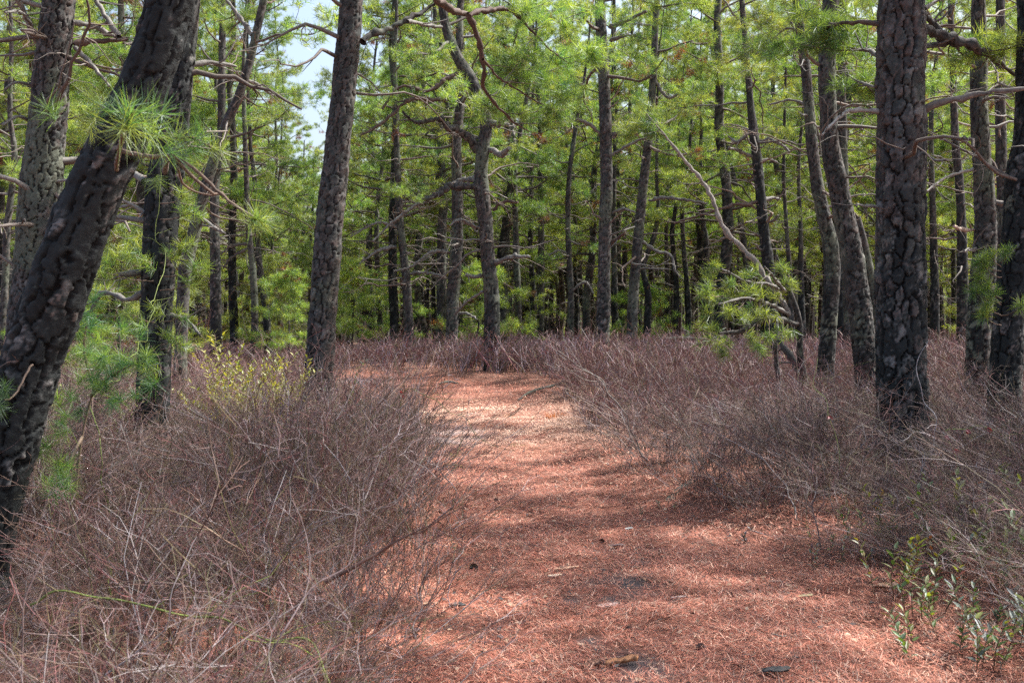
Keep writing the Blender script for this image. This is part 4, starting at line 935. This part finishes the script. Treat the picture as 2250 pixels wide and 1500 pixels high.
def scatter_crumbs(mb, rng, n):
    X = -1.6 + 4.6 * rng.random(n); Y = 3.6 + 11 * rng.random(n) ** 1.3; sd = path_sd(X, Y); k = sd < .8; X, Y, sd = X[k], Y[k], sd[k]; n = len(X)
    Z = gz(X, Y, sd) + .03 + .008 * rng.random(n); a = rng.random(n) * 6.28; l = .006 + .016 * rng.random(n) ** 2; w = l * (.25 + .6 * rng.random(n))
    ca, sa = np.cos(a), np.sin(a); pts = []
    for u, v in ((-1, -.7), (.2, -1), (1, .3), (-.4, 1)):
        uu = u * l * (.7 + .6 * rng.random(n)); vv = v * w * (.7 + .6 * rng.random(n)); pts.append(np.stack([X + uu * ca - vv * sa, Y + uu * sa + vv * ca, Z + rng.normal(size=n) * .004], 1))
    V = np.stack(pts, 1).reshape(-1, 3); pal = np.array([[.07, .045, .04], [.05, .045, .045], [.30, .17, .10], [.45, .30, .2], [.16, .085, .05]])
    mb.add(V, np.repeat(pal[rng.integers(0, 5, n)] * (.7 + .6 * rng.random((n, 1))), 4, 0), quads=np.arange(n * 4).reshape(-1, 4))
scatter_crumbs(mb, rng, 5200)
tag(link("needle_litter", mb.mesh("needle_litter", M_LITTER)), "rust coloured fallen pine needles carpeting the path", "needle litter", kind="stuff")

# ------------------------------------------------------------------ small plants and things on the ground
def G(px, py, up=0.0):
    d = EYE * FPX / (py - HY)
    for _ in range(4):
        x = (px - CX) / FPX * d; d = (EYE - gz(x, d)) * FPX / (py - HY)
    x = (px - CX) / FPX * d; return np.array([x, d, gz(x, d) + up])

def add_leaf(mb, p, d, up, l, w, col, curl=.15):
    d = norm(np.asarray(d, float)); s = norm(np.cross(d, up)); n = np.cross(s, d)
    k = np.array([0, .3, .62, 1.0]); hw = np.array([.04, .42, .40, .02]) * w
    mid = p + d * (k * l)[:, None] - n * (curl * l * k ** 2)[:, None]
    v = np.concatenate([mid - s * hw[:, None] + n * (hw * .35)[:, None], mid, mid + s * hw[:, None] + n * (hw * .35)[:, None]])
    q = [(i, i + 1, i + 5, i + 4) for i in range(3)] + [(i + 4, i + 5, i + 9, i + 8) for i in range(3)]
    mb.add(v, np.asarray(col), quads=q)

def leafy_plant(name, label, base, n, h, spread, leaf, cols, seed, cat="shrub", per=(10, 16), group=None):
    rng = RNG(seed); o = empty(name, base, label, cat, group); ms, ml = MB(), MB()
    for i in range(n):
        a = rng.random() * 6.28; hh = h * (.6 + .45 * rng.random()); ns = max(4, int(hh / .07)); q = math.sqrt(rng.random()) * spread
        dr = np.array([math.cos(a) * q * .45, math.sin(a) * q * .45, 1.0]); P = [base + np.array([math.cos(a), math.sin(a), 0]) * q * .16 - np.array([0, 0, .03])]
        for _ in range(ns): P.append(P[-1] + norm(dr) * hh / ns); dr = norm(dr) + rng.normal(size=3) * np.array([.14, .14, .05])
        P = np.array(P)
        tube(ms, P, np.linspace(.0035, .0018, len(P)), 4, np.array([.16, .10, .06]) * (.7 + .6 * rng.random()))
        m = rng.integers(per[0], per[1])
        for k in range(m):
            f = .3 + .72 * (k / m); j = min(f, .999) * (len(P) - 1); j0 = int(j); p = P[j0] + (P[j0 + 1] - P[j0]) * (j - j0)
            ax = norm(P[j0 + 1] - P[j0]); aa = k * 2.4 + rng.normal() * .4
            r_ = np.array([math.cos(aa), math.sin(aa), 0]); d = norm(r_ + ax * (.4 + .7 * f) + rng.normal(size=3) * .2)
            add_leaf(ml, p, d, np.array([0, 0, 1.0]) + rng.normal(size=3) * .2, leaf * (.7 + .5 * rng.random()), leaf * .40, np.array(cols[rng.integers(0, len(cols))]) * (.75 + .5 * rng.random()), .2 * rng.random())
    link("stem", ms.mesh("stem", M_WOOD, base), o); link("leaves", ml.mesh("leaves", M_LEAF, base, False), o)
    return o
YG = [(.26, .27, .03), (.33, .31, .04), (.18, .22, .03), (.36, .34, .05)]
LG = [(.07, .14, .03), (.11, .19, .03), (.19, .22, .035), (.15, .15, .04)]
BG = [(.11, .15, .10), (.08, .12, .07), (.15, .18, .14)]
def at_d(px, py, d): p = W(px, py, d); p[2] = gz(p[0], p[1]); return p
leafy_plant("leafy_shrub", "tallest yellow green leafy shrub between the charred sprouting pine and the tall sturdy pine", at_d(492, 900, 8.9), 30, 1.32, .28, .055, YG, 401, per=(30, 44))
leafy_plant("leafy_shrub", "wide low yellow green shrub just left of the tall sturdy pine's foot", at_d(570, 900, 9.2), 42, 1.12, .62, .055, YG, 402, per=(26, 38))
leafy_plant("leafy_shrub", "small pale cream leaved shrub between the leaning trunk and the charred sprouting pine", at_d(178, 880, 8.4), 18, 1.15, .8, .05, [(.40, .42, .26), (.30, .32, .10)], 403, per=(14, 22))
leafy_plant("leafy_shrub", "small glossy grey green shrub showing behind the tall sturdy pine's right foot", at_d(742, 930, 10.4), 14, .95, .9, .05, BG, 404, per=(12, 20))
LAU = [((1960, 1300), 7, .42, .058, LG + [(.22, .20, .03)], "green laurel sprig on the needle bank with a dead leaf under it, nearest the path"),
       ((2095, 1215), 5, .62, .066, LG, "taller laurel with bright green leaf whorls standing among the right brush"),
       ((2165, 1180), 3, .55, .070, [(.20, .24, .04), (.28, .24, .04)], "laurel stem topped by a drooping yellow green whorl in the right brush"),
       ((1975, 1180), 4, .40, .05, [(.20, .22, .05), (.25, .16, .06)], "yellowing laurel sprig half hidden by grey twigs right of the path"),
       ((2120, 1390), 5, .26, .052, LG + BG, "low laurel with reddish edged leaves in the bottom right needle bank"),
       ((2225, 1420), 6, .34, .062, BG + [(.24, .26, .26)], "grey green laurel with the palest leaves, at the bottom right border"), ((2240, 1310), 4, .45, .07, LG + BG, "broad leaved laurel cut by the right border"),
       ((1835, 1255), 4, .22, .036, BG + [(.10, .05, .06)], "tiny grey purple leaved sprig at the right edge of the path"), ((1655, 1185), 3, .13, .036, [(.09, .06, .08), (.14, .12, .14)], "dark purple leaved sprig at the edge of the path under the brush"),
       ((2050, 1440), 3, .22, .05, LG, "small green laurel sprig low on the needle bank at the bottom right"), ((1810, 1205), 3, .2, .032, LG, "small green sprig at the foot of the right brush"), ((1450, 1130), 3, .12, .03, BG, "tiny blue green sprig by the dark broken limb"),
       ((2010, 1350), 6, .34, .055, LG + [(.25, .06, .04)], "green laurel with a few red leaves, left of the low laurel at the bottom right"), ((2185, 1290), 6, .5, .06, LG, "upright green laurel among dry twigs near the right border"),
       ((1905, 1215), 5, .30, .045, LG + [(.24, .23, .04)], "yellow green laurel at the edge of the needle bank below the brush"), ((2140, 1460), 5, .3, .055, LG + BG, "dull green laurel at the bottom edge, right side"),
       ((2070, 1290), 4, .36, .05, [(.22, .08, .05), (.14, .14, .05)], "reddish leaved laurel on the right needle bank"), ((2235, 1200), 5, .5, .055, [(.18, .2, .05), (.3, .1, .06)], "mixed green and rusty laurel high at the right border")]
for i, ((px, py), n, h, lf, cols, lab) in enumerate(LAU):
    leafy_plant("laurel", lab, G(px, py), n, h, .9, lf, cols, 420 + i, "shrub")

def vine(name, label, cat, pts, r0, r1, col, seed, leaves=(), lcol=(.30, .02, .015), twigs=0, lsize=.045):
    rng = RNG(seed); P, Rr = resample(np.array(pts), np.linspace(r0, r1, len(pts)), .03)
    P = P + np.stack([(vnoise(np.arange(len(P)) * .25, np.full(len(P), seed + k), k=70) - .5) * .05 for k in range(3)], 1)
    base = P[0].copy(); o = empty(name, base, label, cat); mb = MB()
    tube(mb, P, Rr, 6, np.array(col) * (.75 + .5 * rng.random((len(P), 1))))
    for _ in range(twigs):
        i = rng.integers(len(P) // 5, len(P) - 1); dd = P[i] - P[i - 1]
        Q = limb_path(rng, P[i], math.atan2(dd[1], dd[0]) + rng.choice([-1, 1]) * (.3 + rng.random() * .7), rng.normal() * .4 + .4, .12 + .35 * rng.random(), .25, .03, .06)
        tube(mb, Q, np.linspace(Rr[i] * .55, Rr[i] * .25, len(Q)), 4, np.array(col) * (.8 + .5 * rng.random()))
    link("stem", mb.mesh("stem", M_BRUSH, base), o)
    for f in leaves:
        ml = MB(); p = P[int(f * (len(P) - 1))]
        for k in range(2): add_leaf(ml, p, rng.normal(size=3) * .5 + np.array([0, -.2, -.5]), np.array([rng.normal() * .5, -1, .3]), lsize, lsize * .55, np.array(lcol) * (.7 + .6 * rng.random()), .3)
        link("leaf", ml.mesh("leaf", M_LEAF, base, False), o)
    return o
GRN = (.13, .17, .03)
vine("briar_vine", "green briar stem climbing in front of the charred sprouting pine", "briar", [G(248, 1330), W(240, 1200, 5.6), W(225, 1060, 5.7), W(210, 950, 5.8), W(215, 870, 6.0), W(300, 780, 6.6), W(335, 700, 7.2), W(345, 640, 7.6), W(358, 560, 8.0), W(345, 520, 8.1), W(352, 430, 8.15), W(357, 350, 8.2)], .0038, .002, GRN, 501, twigs=6)
vine("briar_vine", "long green briar stem arching across the bottom left brush", "briar", [W(60, 1325, 3.7), W(190, 1303, 3.7), W(270, 1318, 3.65), W(360, 1340, 3.6), W(450, 1345, 3.6), W(540, 1380, 3.55), W(640, 1412, 3.5), W(690, 1440, 3.45), W(720, 1500, 3.4), W(735, 1570, 3.35)], .0035, .0035, GRN, 502, twigs=6)
vine("briar_vine", "green briar stem arching from the top of the left brush out over the path", "briar", [W(860, 1010, 7.4), W(880, 900, 7.4), W(895, 855, 7.4), W(940, 870, 7.4), W(1000, 905, 7.3), W(1050, 955, 7.2), W(1095, 980, 7.2), W(1125, 985, 7.2)], .0034, .0015, GRN, 503, leaves=(.32,), twigs=4)
vine("briar_vine", "briar with dark red leaves tangled in front of the big plated pine's foot", "briar", [G(2130, 1150), W(2100, 1000, 7.0), W(2080, 950, 7.0), W(2120, 935, 7.0), W(2180, 945, 7.0), W(2250, 1000, 7.0)], .003, .0018, GRN, 504, leaves=(.3, .42, .5, .62, .75), lcol=(.22, .015, .02), twigs=7)
vine("briar_vine", "briar with a bright red leaf pair in the middle of the left brush", "briar", [W(640, 1420, 4.6), W(655, 1300, 4.7), W(665, 1195, 4.8), W(700, 1130, 4.9), W(760, 1060, 5.0)], .003, .0015, (.16, .12, .05), 505, leaves=(.52,), lcol=(.55, .04, .02), twigs=5)
vine("briar_vine", "olive briar stem standing out of the brush below the crooked low pine", "briar", [G(1880, 1230), W(1860, 1100, 7.4), W(1840, 1000, 7.5), W(1815, 900, 7.6), W(1790, 850, 7.7), W(1800, 790, 7.8)], .003, .0015, GRN, 506, twigs=9, leaves=(.8,), lcol=(.2, .02, .02))
STEMS = [([G(745, 1330), W(750, 1220, 5.2), W(825, 1140, 5.3), W(900, 1065, 5.4), W(1000, 945, 5.5), W(1045, 900, 5.5)], .0045, .0012, (.17, .14, .135), 8, "grey bare stem arching from the left brush towards the path"),
         ([W(720, 1290, 3.9), W(770, 1255, 3.9), W(830, 1212, 3.9), W(868, 1185, 3.9), W(876, 1168, 3.9)], .0075, .006, (.14, .075, .055), 2, "thick reddish brown snapped twig jutting from the left brush"),
         ([G(905, 1430), W(925, 1310, 4.9), W(945, 1250, 4.95), W(970, 1200, 5.0)], .005, .0015, (.10, .07, .07), 5, "dark upright stem at the left edge of the path"),
         ([W(985, 1530, 3.6), W(1045, 1445, 3.75), W(1125, 1405, 3.9), W(1175, 1352, 4.0)], .003, .001, (.09, .06, .06), 3, "thin dark stem leaning over the path at the bottom"),
         ([W(985, 1120, 8.1), W(1000, 1080, 8.0), W(965, 1035, 7.9), W(930, 1000, 7.6)], .006, .005, (.42, .36, .34), 1, "pale broken twig slanting at the left path edge"),
         ([G(1420, 1020), W(1395, 950, 9.6), W(1350, 880, 9.6), W(1320, 830, 9.6), W(1270, 800, 9.6), W(1225, 768, 9.6)], .010, .002, (.20, .175, .15), 9, "grey green branch arching leftwards out of the right brush"),
         ([G(1345, 1000), W(1290, 930, 10.4), W(1265, 880, 10.5), W(1245, 820, 10.5)], .005, .0015, (.32, .24, .20), 9, "tan twiggy stem at the tip of the right brush"),
         ([G(1395, 1010), W(1345, 930, 10.0), W(1300, 890, 10.0), W(1270, 870, 10.0)], .005, .0015, (.32, .25, .21), 9, "tan stem leaning towards the path from the right brush"),
         ([G(2010, 1120), W(2055, 950, 7.3), W(2035, 870, 7.3), W(2015, 800, 7.3), W(2040, 750, 7.3)], .005, .0015, (.34, .32, .32), 6, "silver bare twig rising in front of the big plated pine"),
         ([G(1750, 1150), W(1720, 1060, 7.6), W(1650, 990, 7.7), W(1560, 940, 7.8)], .006, .0015, (.24, .21, .2), 8, "grey stem leaning left over the right brush"),
         ([G(1810, 1215), W(1790, 1100, 6.6), W(1785, 1000, 6.6), W(1760, 900, 6.7)], .005, .0015, (.14, .10, .09), 7, "straight dark stem at the front of the right brush"),
         ([W(210, 1500, 3.2), W(300, 1420, 3.2), W(370, 1330, 3.2), W(430, 1180, 3.3)], .0038, .0012, (.22, .19, .19), 5, "thin grey stem in the bottom left corner"),
         ([W(560, 1560, 3.1), W(600, 1430, 3.1), W(690, 1300, 3.2), W(800, 1180, 3.3)], .0038, .0012, (.20, .15, .15), 5, "mauve grey stem slanting up right in the front of the left brush"),
         ([W(40, 1500, 3.4), W(60, 1330, 3.4), W(120, 1180, 3.5), W(150, 1080, 3.5)], .0035, .0012, (.16, .11, .10), 4, "brown stem beside the leaning trunk's foot")]
for i, (pts, r0, r1, col, tw, lab) in enumerate(STEMS):
    vine("bare_stem", lab, "bare stem", pts, r0, r1, col, 520 + i, twigs=tw)

def chip(name, label, cat, px, py, l, w, col, seed, yaw=0.0, curl=.3, thick=.006, tilt=.1, up=.018, mat=None, rag=.3):
    """a curled scrap of bark or a dead leaf: a bent plate with ragged edges and real thickness"""
    rng = RNG(seed); base = G(px, py); nu, nv = 16, 5
    u = np.linspace(-.5, .5, nu); v = np.linspace(-.5, .5, nv); U, V = np.meshgrid(u, v, indexing='ij')
    prof = (1 - (2 * np.abs(U)) ** 2.5 * .75) * (1 - rag / 2 + rag * vnoise(U * 9 + seed, np.sign(V) * 3, k=80))
    X = U * l + (vnoise(V * 5, U * 0 + seed, k=81) - .5) * l * .12; Y = V * w * prof
    Z = curl * w * (np.abs(V) * 2) ** 1.6 * .5 + tilt * X + (vnoise(U * 5, V * 3, k=82 + seed) - .5) * w * .22
    top = np.stack([X, Y, Z + thick], -1).reshape(-1, 3); bot = np.stack([X, Y * .96, Z], -1).reshape(-1, 3)
    c, s_ = math.cos(yaw), math.sin(yaw); Rm = np.array([[c, -s_, 0], [s_, c, 0], [0, 0, 1]])
    vv = np.concatenate([top, bot]) @ Rm.T; vv[:, 2] -= vv[:, 2].min(); vv[:, 2] += up
    i = (np.arange(nu - 1) * nv)[:, None] + np.arange(nv - 1)[None]
    qt = np.stack([i, i + nv, i + nv + 1, i + 1], -1).reshape(-1, 4); N = nu * nv
    rim = list(range(0, nv)) + [k * nv + nv - 1 for k in range(1, nu)] + [(nu - 1) * nv + k for k in range(nv - 2, -1, -1)] + [k * nv for k in range(nu - 2, 0, -1)]
    qr = [(rim[k], rim[(k + 1) % len(rim)], rim[(k + 1) % len(rim)] + N, rim[k] + N) for k in range(len(rim))]
    mb = MB(); mb.add(vv, np.array(col) * (.7 + .6 * rng.random((2 * N, 1))), quads=np.concatenate([qt, (qt + N)[:, ::-1], np.array(qr)]))
    return tag(link(name, mb.mesh(name, mat or M_LITTER), None, base), label, cat)
CH = [("bark_chip", "long pale orange bark chip in the middle of the path", "bark chip", 1245, 1258, .13, .03, (.62, .38, .24), .15), ("bark_chip", "pale cream bark chip just below the long pale chip", "bark chip", 1218, 1274, .07, .035, (.68, .52, .38), .1),
      ("bark_chip", "small orange bark flake upper right of the pale chips", "bark chip", 1276, 1224, .06, .03, (.60, .34, .20), .5), ("bark_chip", "curled dark brown bark roll above the pale chips", "bark chip", 1172, 1205, .075, .045, (.12, .05, .04), -.5),
      ("bark_chip", "orange brown bark flake left of the long pale chip", "bark chip", 1185, 1245, .07, .03, (.36, .16, .08), .1), ("bark_chip", "small tan bark flake between the curled roll and the dark leaf cluster", "bark chip", 1200, 1222, .06, .03, (.30, .13, .07), -.4),
      ("dead_leaf", "pale pinkish oak leaf lying on the path below the grey sand patch", "dead leaf", 1335, 1342, .10, .05, (.55, .40, .34), .1), ("dead_leaf", "brown leaf with a pale tip on the path above the grey sand patch", "dead leaf", 1355, 1208, .08, .035, (.26, .16, .14), -.2),
      ("bark_plate", "blackened bark plate at the left side of the path", "bark chip", 1003, 1340, .085, .04, (.05, .055, .055), -.3), ("bark_plate", "black bark plate at the very bottom of the path", "bark chip", 1705, 1490, .10, .05, (.04, .042, .042), -.1),
      ("bark_chip", "greenish bark scrap lying on the right side of the path", "bark chip", 1768, 1320, .075, .028, (.38, .34, .18), .05), ("bark_chip", "thin pale scrap right of the pinkish oak leaf", "bark chip", 1490, 1322, .07, .02, (.46, .34, .30), .1),
      ("bark_chip", "pale stick like scrap on the right of the path above the greenish scrap", "bark chip", 1703, 1287, .07, .02, (.46, .28, .20), -.3), ("dead_leaf", "grey leaf on the path between the sand patch and the broken limb", "dead leaf", 1382, 1170, .05, .03, (.36, .36, .34), .3),
      ("dead_leaf", "large tan dead leaf under the laurel on the right bank", "dead leaf", 1945, 1300, .11, .06, (.33, .20, .13), -.1), ("dead_leaf", "dark leaf at the bottom left corner of the path", "dead leaf", 905, 1400, .07, .04, (.12, .07, .07), .6)]
for i, (nm, lab, cat, px, py, l, w, col, yaw) in enumerate(CH): chip(nm, lab, cat, px, py, l * 1.15, w * 1.15, col, 600 + i, yaw)
# the rotten chunk at the bottom of the path
b0 = G(1345, 1470); o = empty("rotten_wood", b0, "chunk of crumbling orange rotten wood with a dark end at the bottom of the path", "rotten wood")
for nm, off, l, w, col, yaw in [("dark_piece", (-.085, -.02, .0), .10, .05, (.16, .07, .04), .7), ("orange_piece", (.04, .02, .006), .15, .042, (.42, .20, .09), .25)]:
    q = chip(nm, None, None, 1345, 1470, l, w, col, 640 + len(nm), yaw, .7, .010, .12, .004, None, 1.1); q.parent = o; q.location = off
    for kk in ("label", "category"):
        if kk in q: del q[kk]

def cone_mesh(seed):
    rng = RNG(seed); mb = MB(); n = 70
    core = np.array([[0, 0, 0], [0, 0, .02], [0, 0, .045], [0, 0, .062]]); tube(mb, core, [.006, .014, .012, .003], 8, (.06, .035, .028))
    for k in range(n):
        f = k / n; a = k * 2.39996; r = .021 * math.sin(math.pi * (.12 + .8 * f)) ** .8 + .006; z = .004 + .055 * f
        d = np.array([math.cos(a), math.sin(a), .25 + .9 * f]); add_leaf(mb, np.array([math.cos(a) * r * .4, math.sin(a) * r * .4, z]), d, np.array([0, 0, 1.0]), r * .95, .014, np.array([.13, .075, .055]) * (.6 + .7 * rng.random()), -.1)
    return mb.mesh("pine_cone", M_WOOD, (0, 0, .03), False)
CM = cone_mesh(5)
for px, py, rx, rz, lab in [(1040, 1255, 1.4, .4, "dark pine cone lying left of the pale bark chips"), (944, 1232, 1.2, 2.0, "pine cone at the left path edge beside dark twigs"), (1025, 1106, 1.5, 1.0, "left one of two small pine cones high on the path"), (1090, 1106, 1.35, 3.0, "right one of two small pine cones high on the path"),
                        (962, 1193, 1.3, 5.0, "upper pine cone of the left path edge"), (1322, 1197, 1.5, .2, "small pine cone left of the brown leaf"), (1022, 1127, 1.4, 4.0, "small pine cone just below the pair of cones"), (1380, 1395, 1.4, 2.5, "pine cone low in the middle of the path"), (1536, 1432, 1.5, 1.9, "pine cone low on the right half of the path")]:
    o = tag(link("pine_cone", CM, None, G(px, py, .034)), lab, "pine cone", "pine cones on the path"); o.rotation_euler = (rx, .2, rz); q = .62 if px > 1300 or py < 1140 else .85; o.scale = (q, q, q); o.location.z -= .008

def twig_on_path(label, pts, r, col, seed):
    P = [G(x, y, .02 + .012 * (i % 2)) for i, (x, y) in enumerate(pts)]; rng = RNG(seed)
    Q, Rr = resample(np.array(P), np.linspace(r, r * .6, len(P)), .02); mb = MB(); tube(mb, Q, Rr, 6, np.array(col) * (.7 + .6 * rng.random((len(Q), 1))), 0, True)
    tag(link("fallen_twig", mb.mesh("fallen_twig", M_WOOD, P[0]), None, P[0]), label, "twig")
twig_on_path("dark fallen twig right of the small pine cone pair", [(1255, 1086), (1275, 1082)], .006, (.07, .05, .045), 1)
twig_on_path("slim olive twig on the path below the pair of cones", [(1222, 1116), (1240, 1120), (1258, 1122)], .004, (.12, .11, .07), 2)
twig_on_path("short dark twig right of the grey sand patch", [(1470, 1283), (1490, 1290)], .005, (.10, .07, .06), 3)
twig_on_path("forked grey twig on the right of the path", [(1695, 1400), (1718, 1412), (1728, 1405)], .004, (.26, .22, .18), 4)
twig_on_path("thin dark twig below the pale oak leaf", [(1170, 1330), (1195, 1340), (1218, 1344)], .003, (.12, .08, .07), 5)
twig_on_path("brown twig near the bottom right of the path", [(1722, 1455), (1760, 1459)], .004, (.10, .07, .06), 6)
twig_on_path("dark twig at the left path edge by the cone", [(985, 1235), (1010, 1238)], .004, (.08, .06, .05), 7)
twig_on_path("pale twig across the right bank above the laurel", [(1650, 1170), (1700, 1190), (1720, 1198)], .004, (.40, .33, .30), 8)
p = [G(1138, 882, .02), G(1160, 870, .05), G(1185, 862, .06), G(1225, 850, .05), G(1245, 846, .12)]
simple_wood("dead_branch", "dark dead branch lying at the far right side of the path bend", "dead branch", p, [.016, .022, .024, .02, .012], None, 10, 65)
p = [G(965, 846, .03), G(985, 844, .05), G(1008, 846, .03)]
simple_wood("dead_branch", "short grey dead branch lying at the far left side of the path bend", "dead branch", p, [.018, .024, .016], None, 10, 66)

def tuft_of_grass(label, px, py, n, h, col, seed, spread=.07):
    rng = RNG(seed); b = G(px, py); V, T, C = [], [], []
    for k in range(n):
        a = rng.random() * 6.28; p = b + np.array([math.cos(a), math.sin(a), 0]) * spread * math.sqrt(rng.random()); d = np.array([math.cos(a) * .7, math.sin(a) * .7, 1.0]) + rng.normal(size=3) * .3
        l = h * (.5 + .6 * rng.random()); s = np.array([-math.sin(a), math.cos(a), 0]) * .002; d = norm(d); i = len(V) * 1
        V += [p - s, p + s, p + d * l * .6 - s, p + d * l * .6 + s, p + d * l + np.array([math.cos(a), math.sin(a), -.5]) * l * .3]; T += [(i, i + 1, i + 3), (i, i + 3, i + 2), (i + 2, i + 3, i + 4)]; C += [np.array(col) * (.6 + .8 * rng.random())] * 5
    mb = MB(); mb.add(np.array(V), np.array(C), tris=np.array(T)); tag(link("grass_tuft", mb.mesh("grass_tuft", M_LEAF, b, False), None, b), label, "grass tuft")
tuft_of_grass("bright yellow green moss tuft at the left path edge", 992, 1028, 260, .045, (.26, .30, .03), 1, .10)
tuft_of_grass("faint yellow green tuft beside the sand patch at the path bend", 985, 1004, 150, .04, (.28, .30, .05), 2, .12)
tuft_of_grass("small green tuft in the middle of the sunlit path", 1135, 982, 120, .04, (.26, .28, .06), 3, .12)
tuft_of_grass("rust red dry grass tuft near the far right edge of the path", 1218, 918, 260, .13, (.40, .15, .07), 4, .12)
tuft_of_grass("smaller brown dry grass tuft left of the rust red one", 1120, 916, 150, .09, (.30, .14, .09), 5, .10)
